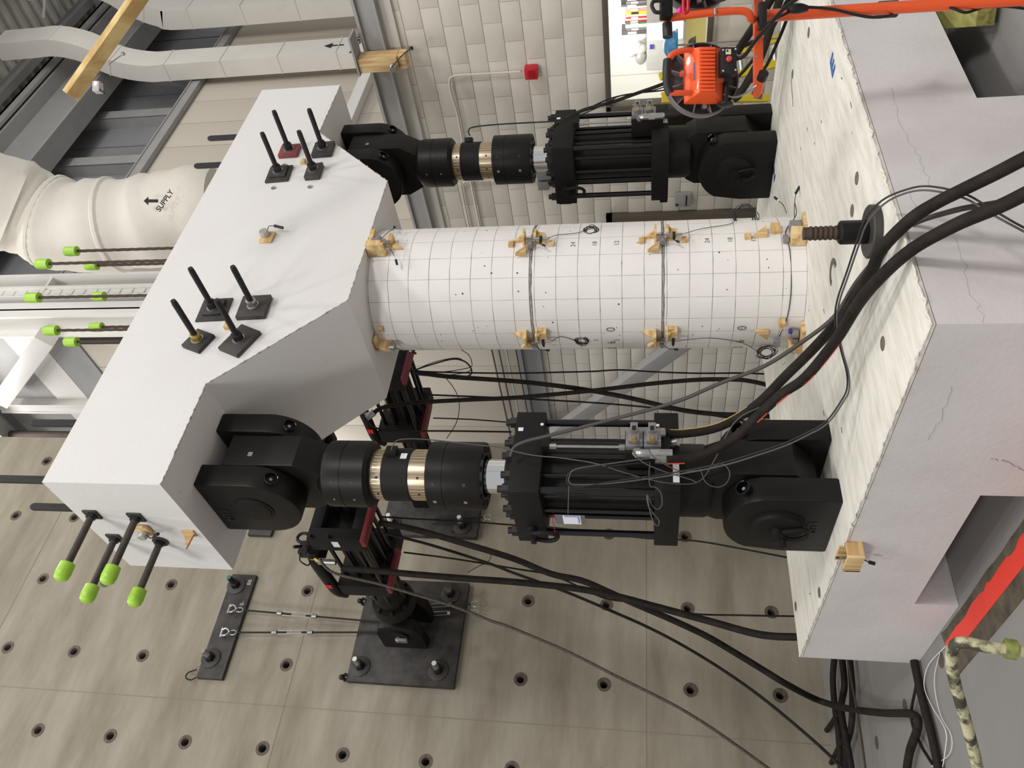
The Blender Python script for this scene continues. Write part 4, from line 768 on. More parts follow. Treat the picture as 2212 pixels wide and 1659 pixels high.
def cluster(ang, z0, w, left):
    F = frame(ang, z0); o_, t_, n_ = F
    def T(name, lab, cat): return thing(name, lab+', '+w, cat, o_)
    tt = .0 if not left else -.005
    t = T('wooden_bracket', 'pine bracket with a triangular gusset', 'bracket')
    m_ = MB(); lbox(m_, F, (tt-.055, tt+.05), (0, .085), (.045, .060)); m_.build('upright_plate', pinez, t, bevel=.0015)
    m_ = MB(); m_.prism([(.06, 0), (.155, 0), (.06, .075)], o_+t_*(tt-.01 if not left else tt+.015), Z, n_, t_, 0, .014); m_.build('gusset', pine, t, bevel=.001)
    t = T('wooden_wedge', 'pine wedge holding the small grey clip sensor', 'wedge')
    m_ = MB(); q = -.07 if not left else -.05; m_.prism([(.03, 0), (.105, -.07), (.03, -.07)], o_+t_*q+n_*.002, Z, t_, n_, 0, .03); m_.build('wedge_block', pinez, t, bevel=.0015)
    m_ = MB(); m_.prism([(.03, 0), (.105, -.07), (.095, -.075), (.02, 0)], o_+t_*q+n_*.031, Z, t_, n_, 0, .006); m_.build('wedge_edge', pine, t)
    t = T('clip_sensor', 'small grey clip sensor with a short black lead', 'sensor')
    m_ = MB(); a, b = (-.085, -.02) if not left else (-.10, -.045); lbox(m_, F, (a, b), (.012, .042), (-.012, .024)); lbox(m_, F, (a, a+.03), (.042, .055), (-.010, .018)); m_.build('sensor_body', greyalu, t, bevel=.002)
    m_ = MB(); m_.tube([o_+t_*(a+.02)+n_*.05-Z*.01, o_+t_*(a+.01)+n_*.07-Z*.04, o_+t_*(a-.01)+n_*.06-Z*.08], .0022, 6); m_.build('lead', cablem, t)
    m_ = MB(); m_.cyl(o_+t_*(a-.01)+n_*.06-Z*.08, o_+t_*(a-.02)+n_*.055-Z*.105, .007, 8); m_.build('lead_plug', cablem, t)
    t = T('sensor_block', 'pine block with a gusset carrying the rod sensor', 'block')
    s = .03 if left else .0
    m_ = MB(); lbox(m_, F, (s-.03, s+.035), (0, .055), (-.095, -.035)); m_.build('block', pine, t, bevel=.0015)
    m_ = MB(); m_.prism([(-.035, 0), (-.035, .085), (-.02, .085), (-.02, 0)], o_+t_*(s-.03), Z, n_, t_, 0, .07); m_.prism([(-.095, 0), (-.035, .085), (-.035, 0)] if 0 else [(-.075, .03), (-.035, .085), (-.035, .03)], o_+t_*(s+.035), Z, n_, t_, -.012, 0); m_.build('gusset', pinez, t, bevel=.001)
    t = T('rod_sensor', 'slim silver displacement sensor with a black spring clamp', 'sensor')
    c_ = o_+t_*(-.035 if not left else -.012)+n_*.062
    m_ = MB(); m_.cyl(c_-Z*.015, c_-Z*.125, .0085, 12); m_.build('sensor_barrel', zinc, t); m_ = MB(); m_.cyl(c_+Z*.05, c_-Z*.02, .0028, 6); m_.build('plunger', cablem, t)
    m_ = MB(); lbox(m_, (c_-Z*.07, t_, n_), (-.035, .014), (-.012, .014), (-.010, .010)); lbox(m_, (c_-Z*.07, t_, n_), (-.055, -.03), (-.004, .008), (-.006, .006)); m_.build('spring_clamp', cablem, t, bevel=.003)
    if not left:
        for z, l_ in ((.145, 'cap side'), (-.14, 'footing side')):
            m_ = MB(); lbox(m_, F, (-.055, -.015), (0, .028), (z-.018, z+.018)); solo('wooden_cube', m_, pine, 'small pine cube beside the sensors on the %s, %s' % (l_, w), 'block', bevel=.002)
    return c_-Z*.125, t_, n_
c1 = cluster(-92, 1.814, 'first joint, upper column edge', False)
c2 = cluster(-92, .917, 'second joint, upper column edge', False)
c3 = cluster(178, 1.814, 'first joint, lower column edge', True)
c4 = cluster(178, .917, 'second joint, lower column edge', True)
def on(ang, z, n=.012): a = radians(ang); return V((cos(a)*(R0+n), sin(a)*(R0+n), z))
e, tn, nn = c1; coil('cable_coil', on(-79, 1.41), Z, tn, .045, 7, 'black coiled cable hanging near the first joint, top edge of the column', [e, on(-86, 1.64), on(-84, 1.5)])
e, tn, nn = c3; coil('cable_coil', on(168, 1.48), Z, tn, .042, 7, 'black coiled cable near the first joint, bottom edge of the column', [e, on(176, 1.62)])
e, tn, nn = c2; coil('cable_coil', on(-66, .36, .02), Z, V((.75, -.6, 0)), .075, 9, 'tangle of thin black cable at the foot of the column, top edge', [e, on(-83, .65), on(-76, .45)])
e, tn, nn = c4; coil('cable_coil', on(150, .20, .05), Z, tn, .06, 8, 'tangle of thin black cable at the foot of the column, bottom edge', [e, on(172, .6), on(164, .38)])
# loose connectors
def plug(a, b, label, lead=None):
    t = thing('cable_plug', label, 'plug', a); a, b = V(a), V(b); m_ = MB(); m_.cyl(a, b, .009, 10); m_.build('plug_body', cablem, t)
    if lead: m_ = MB(); m_.tube([a]+[V(q) for q in lead], .0025, 6); m_.build('lead', cablem, t)
    m_ = MB(); d_ = (a-b).normalized(); m_.cyl(a+d_*.008, a+d_*.024, .005, 8); m_.build('white_sleeve', whitep, t)
plug(on(-75, 2.83, .05), on(-71, 2.845, .05), 'black plug on a short lead near the column top', (on(-82, 2.86, .06), on(-92, 2.9, .06)))
plug(on(-112, 2.76, .06), on(-116, 2.75, .05), 'black plug hanging below the wood bracket at the column top', (on(-104, 2.80, .07), on(-98, 2.86, .06)))
plug(on(-48, .13, .12), on(-44, .14, .14), 'black plug standing off the column foot, nearer the corner', (on(-56, .10, .08), on(-66, .09, .04)))
plug(on(-60, .03, .16), on(-56, .0, .2), 'black plug on an arched lead at the column foot', (on(-75, .06, .14), on(-86, .07, .09)))
plug(on(160, 2.74, .05), on(156, 2.72, .05), 'black plug arching off the lower bracket at the column top', (on(166, 2.80, .06), on(174, 2.86, .07)))
# brackets where the column meets the cap
F = frame(-92, 2.98); o_, t_, n_ = F
t = thing('wooden_bracket', 'L-shaped pine bracket under the cap edge at the column top', 'bracket', o_)
m_ = MB(); lbox(m_, F, (-.01, .075), (.0, .10), (-.035, .0)); m_.build('upright_plate', pinez, t, bevel=.002); m_ = MB(); lbox(m_, F, (-.105, -.055), (0, .11), (-.13, .004)); m_.build('shelf_board', pine, t, bevel=.002); m_ = MB(); lbox(m_, F, (-.10, -.01), (.02, .08), (-.02, .006)); m_.build('back_board', pinez, t, bevel=.002)
t = thing('clip_sensor', 'grey sensor pair sitting in the bracket at the column top', 'sensor', o_); m_ = MB(); lbox(m_, F, (-.045, .02), (.05, .09), (-.085, -.03)); m_.build('sensor_body', greyalu, t, bevel=.003); m_ = MB(); lbox(m_, F, (-.085, -.045), (.06, .11), (-.14, -.10)); m_.build('sensor_body', greyalu, t, bevel=.003)
t = thing('wooden_post', 'pine post with a triangle block just below the cap bracket', 'block', o_-Z*.16); m_ = MB(); lbox(m_, F, (-.02, .05), (0, .075), (-.165, -.13)); m_.build('post', pine, t, bevel=.002); m_ = MB(); m_.prism([(-.165, -.045), (-.24, -.045), (-.165, .025)], o_, Z, t_, n_, 0, .03); m_.build('triangle', pinez, t, bevel=.0015)
F = frame(178, 2.98); o_, t_, n_ = F
t = thing('wooden_bracket', 'L-shaped pine bracket under the cap, bottom edge of the column', 'bracket', o_); m_ = MB(); lbox(m_, F, (-.07, .03), (.0, .08), (-.02, .0)); m_.build('upright_plate', pinez, t, bevel=.002); m_ = MB(); lbox(m_, F, (-.09, -.05), (0, .08), (-.11, .0)); m_.build('shelf_board', pine, t, bevel=.002)
m_ = MB(); m_.lathe(o_-t_*.055+n_*.06-Z*.105, -Z, [(0, .028), (.035, .030), (.04, .024)], 16); solo('round_sensor', m_, greyalu, 'round grey sensor on the lower bracket at the column top', 'sensor')
m_ = MB(); lbox(m_, F, (.05, .10), (0, .02), (-.075, -.045)); solo('wooden_cube', m_, pine, 'thin pine strip glued on the column near the cap, bottom edge', 'block')
# and where it meets the footing
F = frame(-92, .0); o_, t_, n_ = F
t = thing('wooden_bracket', 'pine bracket and upright at the column foot behind the ribbed bar', 'bracket', o_); m_ = MB(); lbox(m_, F, (-.11, -.03), (0, .1), (.004, .10)); m_.build('shelf_board', pine, t, bevel=.002); m_ = MB(); lbox(m_, F, (-.08, .09), (.0, .11), (.0, .02)); m_.build('upright_plate', pinez, t, bevel=.002)
m_ = MB(); lbox(m_, F, (-.03, .05), (.02, .08), (.02, .10)); m_.lathe(o_+n_*.08+Z*.05, n_, [(0, .02), (.01, .02)], 14); solo('clip_sensor', m_, greyalu, 'grey sensor standing in the bracket at the column foot', 'sensor', bevel=.003)
m_ = MB(); lbox(m_, F, (-.09, -.03), (.0, .03), (.11, .145)); solo('clip_sensor', m_, greyalu, 'flat grey sensor strip against the column foot bracket', 'sensor', bevel=.003)
m_ = MB(); lbox(m_, F, (.0, .09), (0, .03), (.15, .21)); solo('wooden_cube', m_, pine, 'square pine block glued near the column foot, top edge', 'block', bevel=.002)
t = thing('wooden_wedge', 'pine triangle with a small cube near the column foot, top edge', 'wedge', o_+Z*.3); m_ = MB(); m_.prism([(.24, -.03), (.33, -.03), (.24, .06)], o_, Z, t_, n_, 0, .035); m_.build('wedge_block', pinez, t, bevel=.0015); m_ = MB(); lbox(m_, F, (-.045, -.005), (0, .03), (.345, .385)); m_.build('cube', pine, t, bevel=.002)
F = frame(178, .0); o_, t_, n_ = F
t = thing('wooden_bracket', 'pine bracket at the column foot, bottom edge of the column', 'bracket', o_); m_ = MB(); lbox(m_, F, (-.105, -.06), (0, .11), (.0, .085)); m_.build('shelf_board', pine, t, bevel=.002); m_ = MB(); lbox(m_, F, (-.06, .10), (.0, .10), (.0, .022)); m_.build('upright_plate', pinez, t, bevel=.002)
t = thing('round_sensor', 'grey sensor with a blue cap in the bracket at the column foot', 'sensor', o_); m_ = MB(); m_.lathe(o_+n_*.04+t_*.02+Z*.03, Z, [(0, .03), (.045, .03)], 14); lbox(m_, F, (-.05, -.01), (.02, .07), (.03, .07)); m_.build('sensor_body', greyalu, t, bevel=.003); m_ = MB(); m_.lathe(o_+n_*.04+t_*.045+Z*.075, Z, [(0, .018), (.02, .018)], 12); m_.build('blue_cap', mat('deep_blue', (40, 50, 140), .4), t)
m_ = MB(); lbox(m_, F, (.07, .13), (0, .045), (.125, .165)); solo('wooden_cube', m_, pine, 'pale pine block glued above the foot bracket, bottom edge', 'block', bevel=.002)
m_ = MB(); m_.prism([(.22, .03), (.31, .03), (.22, -.06)], o_, Z, t_, n_, 0, .03); solo('wooden_wedge', m_, pinez, 'pine triangle beside the cable tangle at the column foot, bottom edge', 'wedge', bevel=.002)
m_ = MB(); lbox(m_, F, (-.09, -.03), (.03, .07), (.14, .18)); solo('clip_sensor', m_, greyalu, 'small grey sensor beside the cable tangle at the column foot, bottom edge', 'sensor', bevel=.003)
m_ = MB(); m_.tube([on(-52, .02, .1), on(-68, .03, .03), on(-90, .12, .004), on(-110, .105, .004), on(-140, .10, .004), on(-165, .11, .004), on(172, .14, .004)], .003, 6); solo('thin_cable', m_, cablem, 'thin black cable wrapped round the column foot', 'cable', ang=80)
# gauge on a pine plate on the cap front
o_ = V((0.023,-0.53,3.77)); t = thing('round_gauge', 'round grey gauge on a small pine plate on the cap front', 'sensor', o_)
m_ = MB(); m_.fbox(o_, (.99, 0, -.03), (.03, 0, .99), -Y, (-.055, -.05, 0), (.055, .05, .018)); m_.build('pine_plate', pine, t, bevel=.002); m_ = MB(); m_.lathe(o_+V((.01, -.016, .015)), -Y, [(0, .033), (.035, .035), (.045, .03)], 20); m_.build('gauge_body', mat('pale_gauge', (176, 174, 166), .4, .3), t); m_ = MB(); m_.tube([o_+V((.03, -.04, -.005)), o_+V((.06, -.06, -.015)), o_+V((.075, -.05, -.05))], .003, 6); m_.build('lead', cablem, t); m_ = MB(); m_.cyl(o_+V((.075, -.05, -.05)), o_+V((.055, -.045, -.12)), .011, 10); m_.build('lead_plug', cablem, t)
# gauge and pine wedge on the end face
o_ = V((-2.11,-0.013,4.107)); t = thing('round_gauge', 'grey round gauge on a pine plate on the cap end face', 'sensor', o_)
m_ = MB(); m_.fbox(o_, Y, Z, -X, (-.05, -.045, 0), (.05, .045, .02)); m_.build('pine_plate', pine, t, bevel=.002); m_ = MB(); m_.lathe(o_+V((-.02, .01, 0)), -X, [(0, .03), (.03, .032), (.04, .026)], 18); m_.build('gauge_body', MT['pale_gauge'], t); m_ = MB(); m_.tube([o_+V((-.04, .0, -.03)), o_+V((-.06, .0, -.07)), o_+V((-.05, -.02, -.10))], .004, 6); m_.build('lead', cablem, t); m_ = MB(); m_.cyl(o_+V((-.05, -.02, -.10)), o_+V((-.05, -.04, -.135)), .011, 10); m_.build('lead_plug', cablem, t)
o_ = V((-2.105,0.007,3.821)); m_ = MB(); m_.fbox(o_, Y, Z, -X, (-.02, -.04, 0), (.045, .04, .010)); m_.prism([(0, -.035), (0, .035), (.09, .0)] if 0 else [(0, -.035), (0, .035), (.11, -.02)], o_+Y*.01, -X, Z, Y, 0, .016); solo('wooden_wedge', m_, pinez, 'small pine triangle near the lower edge of the cap end face', 'wedge')
# ================================================================== THINGS ON THE FOOTING
bc = V((-1.295,-1.536,0.0)); t = thing('ribbed_bar', 'thick rusty ribbed bar with a black coupler nut on a round plate', 'bar', bc)
m_ = MB(); m_.lathe(bc, Z, [(0, .118), (.012, .122), (.035, .122), (.04, .116)], 40); m_.build('round_plate', plate_m, t, ang=30)
m_ = MB(); m_.lathe(bc, Z, [(.04, .05), (.042, .055), (.155, .055), (.165, .047)], 8); m_.build('coupler_nut', black2, t, bevel=.003)
m_ = MB(); m_.lathe(bc, Z, [(.16, .028)]+[(.165+i*.011, .034 if i % 2 else .0285) for i in range(13)]+[(.318, .030)], 18); m_.build('bar', rusty, t, ang=50)
# pine box on the left face of the footing
t = thing('pine_sensor_box', 'open pine box fixed on the near side face of the footing', 'box', (-2.12, 0, -.05)); z0, z1, y0, y1 = -.085, .0, -.13, .03
m_ = MB(); m_.box((-2.20, y0, z0), (-2.185, y1, z1)); m_.build('front_board', pinez, t, bevel=.001)
m_ = MB(); m_.box((-2.20, y1-.012, z0-.005), (-2.105, y1, z1-.01)); m_.build('side_board', pine, t, bevel=.001); m_ = MB(); m_.box((-2.185, y0, z0), (-2.105, y0+.012, z1)); m_.build('side_board', pine, t, bevel=.001)
m_ = MB(); m_.box((-2.118, y0+.05, z0+.02), (-2.105, y1+.03, z1+.02)); m_.build('back_board', pinez, t)
m_ = MB(); m_.cyl((-2.15, -.03, z0-.005), (-2.15, -.03, z1+.02), .009, 10); m_.build('sensor_barrel', zinc, t); m_ = MB(); m_.cyl((-2.15, -.03, z1+.015), (-2.15, -.03, z1+.035), .005, 8); m_.tube([(-2.15, -.03, z0), (-2.16, -.025, z0-.03), (-2.165, -.02, z0-.045)], .003, 6); m_.cyl((-2.165, -.02, z0-.045), (-2.17, -.015, z0-.075), .010, 10); m_.build('lead', cablem, t)
# green timber and small machinery in the channel
tc = V((0.073,-1.8,-0.654)); m_ = MB(); R_ = Matrix.Rotation(radians(28), 3, 'Z')@Matrix.Rotation(radians(-12), 3, 'Y'); m_.box(tc+V((-.12, -.10, -.05)), tc+V((.5, .04, .05)), R_, tc); solo('timber_offcut', m_, green_w, 'greenish timber offcut sticking out of the channel under the footing', 'timber', bevel=.004)
m_ = MB(); m_.cyl((.0, -1.2, -.60), (.5, -1.1, -.58), .06, 12); m_.sphere((.0, -1.22, -.6), .075, 12, 8); solo('valve_body', m_, black2, 'black valve deep in the channel beneath the timber offcut', 'valve')
t = thing('nut_row', 'row of shiny nuts on a dark rail inside the channel', 'rail', (.2, -1.3, -.64)); m_ = MB(); m_.box((-.1, -1.36, -.66), (.6, -1.33, -.63)); m_.build('rail', rodm, t)
for k in range(7): m_ = MB(); m_.hex((-.05+k*.085, -1.36, -.645), (-.05+k*.085, -1.385, -.645), .014); m_.build('nut', zinc, t)
# stained strip with a red line on the floor, close along the footing
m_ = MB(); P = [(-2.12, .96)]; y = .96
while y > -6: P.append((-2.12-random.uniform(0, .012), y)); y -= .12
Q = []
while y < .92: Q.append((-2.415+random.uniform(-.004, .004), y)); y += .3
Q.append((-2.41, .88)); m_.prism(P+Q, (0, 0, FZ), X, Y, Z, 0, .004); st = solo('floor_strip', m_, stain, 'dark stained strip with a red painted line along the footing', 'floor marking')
m_ = MB(); P = []; y = .93
while y > -6: P.append((-2.185+random.uniform(-.012, .012), y)); y -= .06
P += [(-2.30, y), (-2.30, .78), (-2.27, .93)]; m_.prism(P, (0, 0, FZ), X, Y, Z, .0045, .006); q = m_.build('red_line', redpaint, st)
# worn pipe rail close to the camera
t = thing('pipe_rail', 'worn yellow-white bent pipe rail with a clamp, bottom right corner', 'pipe', (-3.544,-2.282,0.373))
m_ = MB(); m_.tube([(-3.572,-2.328,0.205), (-3.562,-2.324,0.268), (-3.554,-2.317,0.327), (-3.543,-2.31,0.372), (-3.541,-2.288,0.386), (-3.549,-2.255,0.385), (-3.568,-2.211,0.375), (-3.598,-2.155,0.355), (-3.645,-2.056,0.316), (-3.708,-1.928,0.269), (-3.758,-1.811,0.224)], .0125, 14, smooth=5); m_.build('pipe', yelwhite, t, ang=60)
m_ = MB(); m_.tube([(-3.555,-2.321,0.302), (-3.559,-2.323,0.281)], .021, 12, smooth=0); m_.tube([(-3.549,-2.335,0.298), (-3.554,-2.334,0.281)], .008, 8, smooth=0); m_.build('clamp', mat('olive_clamp', (108, 112, 84), .5, .3, var=.8, vscale=40, rgb2=(170, 180, 60)), t)
# ================================================================== HOSES AND CABLES
def hose(name, pts, r, label, M=rubber, cat='hose', sm=5, parts=()):
    t = thing(name, label, cat, pts[0]); m_ = MB(); m_.tube(pts, r, 12 if r > .012 else 6, smooth=sm); m_.build('hose_body' if cat == 'hose' else 'cable_body', M, t, ang=80)
    P = spline(pts, sm)
    for nm, f0, f1, M2 in parts:
        i0, i1 = int(f0*(len(P)-1)), max(int(f1*(len(P)-1)), int(f0*(len(P)-1))+1); seg = P[i0:i1+1]
        off = (V((-4.3, -4.1, 1.0))-seg[0]).normalized(); tg = (seg[-1]-seg[0]).normalized(); sd = tg.cross(off).normalized()*(1 if nm == 'yellow_stripe' else -1)
        if sd.dot(UP) < 0 and nm == 'yellow_stripe': sd = -sd
        if nm != 'yellow_stripe' and sd.dot(RT) > 0: sd = -sd
        m_ = MB(); m_.tube([q+sd*(r*.80)+off*(r*.42) for q in seg], r*.22, 6, smooth=0); m_.build(nm, M2, t)
    return t
ys = mat('yellow_print', (176, 150, 70), .6); rs = mat('red_print', (206, 66, 44), .5)
hose('pressure_hose', [(-1.563,-0.333,0.938),(-1.562,-0.33,0.814),(-1.532,-0.359,0.621),(-1.472,-0.473,0.436),(-1.447,-0.697,0.303),(-1.449,-0.924,0.192),(-1.498,-1.23,0.102),(-1.565,-1.532,0.07),(-1.592,-1.694,0.062),(-1.617,-1.867,-0.006),(-1.642,-1.965,-0.072),(-1.667,-2.043,-0.139),(-1.701,-2.133,-0.211),(-1.729,-2.212,-0.272),(-1.742,-2.295,-0.367)], .026, 'thick black hydraulic hose with a yellow line looping over the footing', parts=[('yellow_stripe', .03, .2, ys)])
hose('pressure_hose', [(-1.776,-0.377,0.921),(-1.764,-0.391,0.761),(-1.706,-0.474,0.578),(-1.635,-0.606,0.445),(-1.598,-0.735,0.341),(-1.594,-0.861,0.245),(-1.615,-1.149,0.157),(-1.7,-1.529,0.117),(-1.761,-1.811,0.03),(-1.817,-1.991,-0.079),(-1.853,-2.105,-0.193),(-1.858,-2.158,-0.254),(-1.871,-2.257,-0.356)], .026, 'thick black hydraulic hose with red stripes looping over the footing', parts=[('red_stripe', .0, .05, rs), ('red_stripe', .24, .28, rs), ('red_stripe', .315, .35, rs), ('red_stripe', .405, .44, rs), ('red_stripe', .46, .50, rs)])
hose('signal_hose', [(-1.739,-0.335,1.797),(-1.704,-0.378,1.771),(-1.682,-0.408,1.695),(-1.67,-0.433,1.598),(-1.627,-0.519,1.269),(-1.598,-0.655,0.89),(-1.567,-0.788,0.644),(-1.55,-0.899,0.441),(-1.505,-1.045,0.259),(-1.485,-1.187,0.145),(-1.46,-1.378,0.081),(-1.488,-1.581,0.02),(-1.534,-1.763,-0.041),(-1.639,-1.92,-0.143),(-1.679,-1.979,-0.248),(-1.714,-2.033,-0.363),(-1.72,-2.093,-0.478)], .0115, 'slim grey-black hose from the left actuator head over the footing', mat('slate_hose', (58, 54, 52), .55))
for k, (dx, lab) in enumerate(((0, 'one of a taped pair sweeping over the footing edge, inner'), (9, 'one of a taped pair sweeping over the footing edge, outer'))):
    pts = [[(-2.034,-2.044,-0.414),(-1.867,-2.018,-0.298),(-1.748,-2.013,-0.22),(-1.649,-2.008,-0.153),(-1.541,-1.966,-0.062),(-1.497,-1.919,0.004),(-1.47,-1.848,0.074),(-1.47,-1.747,0.122),(-1.486,-1.633,0.136),(-1.51,-1.492,0.152),(-1.549,-1.349,0.174),(-1.591,-1.24,0.169),(-1.638,-1.103,0.125),(-1.677,-0.994,0.086),(-1.711,-0.913,0.076),(-1.738,-0.853,0.095),(-1.792,-0.758,0.157),(-1.825,-0.701,0.249),(-1.848,-0.657,0.334),(-1.868,-0.614,0.439),(-1.9,-0.538,0.645),(-1.921,-0.47,0.892),(-1.957,-0.434,1.197),(-1.987,-0.42,1.376),(-1.985,-0.428,1.433),(-1.962,-0.446,1.453),(-1.921,-0.466,1.417),(-1.866,-0.444,1.199),(-1.824,-0.423,1.012)], [(-2.053,-2.029,-0.414),(-1.875,-2.006,-0.3),(-1.76,-1.999,-0.221),(-1.658,-1.994,-0.155),(-1.549,-1.952,-0.064),(-1.502,-1.906,0.002),(-1.479,-1.838,0.064),(-1.48,-1.739,0.111),(-1.494,-1.63,0.126),(-1.518,-1.49,0.143),(-1.554,-1.348,0.164),(-1.595,-1.244,0.162),(-1.642,-1.108,0.12),(-1.68,-0.997,0.079),(-1.716,-0.911,0.066),(-1.742,-0.851,0.085),(-1.798,-0.751,0.149),(-1.832,-0.692,0.244),(-1.857,-0.645,0.334),(-1.877,-0.602,0.438),(-1.909,-0.526,0.645),(-1.928,-0.459,0.892),(-1.963,-0.426,1.197),(-1.98,-0.426,1.389),(-1.975,-0.435,1.436),(-1.948,-0.453,1.439),(-1.909,-0.471,1.402),(-1.854,-0.453,1.199),(-1.808,-0.436,1.012)]][k]
    hose('signal_cable', pts, .0042, 'thin black cable, '+lab, cableg if k else cablem, 'cable')
hose('signal_cable', [(-1.741,-0.398,1.796),(-1.772,-0.396,1.661),(-1.799,-0.408,1.476),(-1.835,-0.413,1.296),(-1.876,-0.406,1.17),(-1.909,-0.384,1.022),(-1.925,-0.37,0.875),(-1.896,-0.352,0.752),(-1.8,-0.389,0.677),(-1.668,-0.505,0.593),(-1.624,-0.57,0.535),(-1.598,-0.618,0.443)], .0032, 'thin grey cable crossing the left actuator barrel diagonally', cableg, 'cable')
hose('signal_cable', [(-1.809,-0.521,1.105),(-1.837,-0.497,1.083),(-1.867,-0.468,1.034),(-1.895,-0.434,0.925),(-1.916,-0.403,0.803),(-1.927,-0.39,0.77)], .0032, 'short grey lead from the left valve to a ring terminal', cableg, 'cable')
hose('signal_cable', [(-1.8,-0.51,1.017),(-1.828,-0.486,0.997),(-1.861,-0.45,0.924),(-1.88,-0.424,0.839),(-1.86,-0.424,0.706),(-1.836,-0.434,0.634),(-1.868,-0.405,0.595),(-1.914,-0.375,0.61),(-1.94,-0.369,0.659),(-1.93,-0.396,0.72),(-1.876,-0.455,0.752)], .0028, 'thin grey cable curling into a ring beside the lower swivel', cableg, 'cable')
hose('signal_cable', [(-1.856,-0.462,1.012),(-1.917,-0.419,1.017),(-1.956,-0.39,1.01),(-1.958,-0.385,0.985),(-1.981,-0.363,0.954),(-2.03,-0.327,0.949),(-2.053,-0.316,0.973),(-2.039,-0.338,1.002),(-2.002,-0.379,1.027),(-2.045,-0.347,1.022),(-2.081,-0.316,0.993),(-2.108,-0.291,0.964),(-2.131,-0.277,0.973),(-2.119,-0.294,0.993),(-2.08,-0.335,1.012),(-2.018,-0.397,1.027)], .003, 'thin grey cable looped below the valve block of the left actuator', cableg, 'cable')
hose('signal_cable', [(-1.981,-0.412,1.442),(-2.112,-0.344,1.444)], .0025, 'thin cord hanging down to the paper tag', cableg, 'cable', 1)
hose('signal_cable', [(-1.784,-0.443,2.471),(-1.755,-0.458,2.46),(-1.728,-0.466,2.43),(-1.706,-0.446,2.334),(-1.687,-0.4,2.182),(-1.682,-0.364,2.024),(-1.678,-0.334,1.866),(-1.688,-0.308,1.787)], .0036, 'thin cable from the load cell plug along the left actuator', cableg, 'cable')
hose('supply_hose', [(-1.411,1.865,3.566),(-1.417,1.866,3.312),(-1.434,1.873,2.908),(-1.444,1.886,2.515),(-1.451,1.896,2.129),(-1.466,1.911,1.746),(-1.485,1.911,1.536),(-1.535,1.895,1.273),(-1.619,1.873,0.956),(-1.752,1.787,0.569),(-1.853,1.722,0.283),(-1.892,1.675,0.13),(-1.915,1.612,-0.024)], .027, 'thick black hose from the near lateral actuator to behind the footing')
hose('supply_hose', [*[(-0.997,1.814,3.317),(-1.0,1.833,3.188),(-1.022,1.883,2.946),(-1.083,1.984,2.545),(-1.148,2.088,2.147),(-1.224,2.188,1.834),(-1.258,2.226,1.566),(-1.329,2.291,1.32),(-1.385,2.341,1.142),(-1.484,2.43,0.805),(-1.579,2.513,0.518),(-1.7,2.613,0.235),(-1.775,2.675,0.066),(-1.857,2.742,-0.12)], (-1.765,3.318,-0.45), (-1.939,2.964,-0.6), (-2.175,2.306,-0.69), (-2.362,1.717,-0.7), (-2.445,1.561,-0.7), (-2.504,1.633,-0.7), (-2.565,1.86,-0.7), (-2.697,2.093,-0.7)], .027, 'thick black hose sweeping across the strong wall down to the floor')
hose('supply_hose', [(-1.036,1.92,3.282),(-1.08,2.02,2.882),(-1.157,2.159,2.4),(-1.211,2.241,2.147),(-1.304,2.31,1.772),(-1.371,2.359,1.537),(-1.447,2.414,1.289),(-1.539,2.47,1.011),(-1.669,2.521,0.709),(-1.839,2.589,0.379),(-2.042,2.642,0.065),(-2.351,2.642,-0.291),(-2.584,2.638,-0.511)], .0125, 'slim black hose below the thick one across the strong wall')
hose('supply_hose', [(-1.37,1.767,3.744),(-1.42,1.808,3.702),(-1.461,1.847,3.622),(-1.484,1.88,3.463),(-1.51,1.925,3.222),(-1.561,1.996,2.9),(-1.621,2.054,2.581),(-1.703,2.108,2.283),(-1.737,2.13,2.129),(-1.881,2.222,1.646),(-2.017,2.308,1.273),(-2.181,2.408,0.821),(-2.301,2.48,0.555),(-2.438,2.562,0.295),(-2.577,2.642,0.048)], .012, 'lowest slim hose hanging across the strong wall', mat('worn_slim_hose', (54, 48, 42), .6, var=.9, vscale=60, rgb2=(96, 88, 76)))
hose('supply_hose', [(-1.147,2.046,3.118),(-1.133,2.16,2.693),(-1.127,2.315,2.178),(-1.123,2.445,1.82),(-1.207,2.648,1.416),(-1.246,2.652,1.09),(-1.313,2.665,0.653),(-1.383,2.495,0.245),(-1.461,2.29,-0.15)], .008, 'thin straight hose running level behind the thick hoses')
hose('supply_hose', [(-0.905,1.864,3.342),(-0.851,1.98,3.041),(-0.779,2.123,2.655),(-0.739,2.235,2.208),(-0.718,2.299,1.836),(-0.739,2.337,1.42),(-0.798,2.295,1.01),(-0.839,2.236,0.615),(-0.918,2.202,0.237),(-1.003,2.169,-0.126)], .008, 'thin dark cable behind the left actuator against the strong wall')
hose('supply_hose', [(0.425,1.457,3.184),(0.423,1.523,2.887),(0.452,1.62,2.326),(0.461,1.672,2.042),(0.415,1.705,1.601),(0.349,1.751,1.169),(0.266,1.807,0.742),(0.231,1.828,0.43),(0.222,1.828,0.187),(0.206,1.83,-0.132)], .022, 'black hose from the far lateral actuator crossing downwards')
hose('supply_hose', [(-0.035,1.506,3.5),(0.012,1.49,3.435),(0.05,1.496,3.32),(0.103,1.52,3.115),(0.172,1.571,2.785),(0.262,1.648,2.309),(0.294,1.653,2.025),(0.364,1.655,1.485),(0.433,1.638,0.955),(0.458,1.615,0.538),(0.457,1.614,0.229),(0.443,1.624,0.088),(0.413,1.646,-0.071)], .02, 'black hose from a silver fitting crossing upwards to the footing')
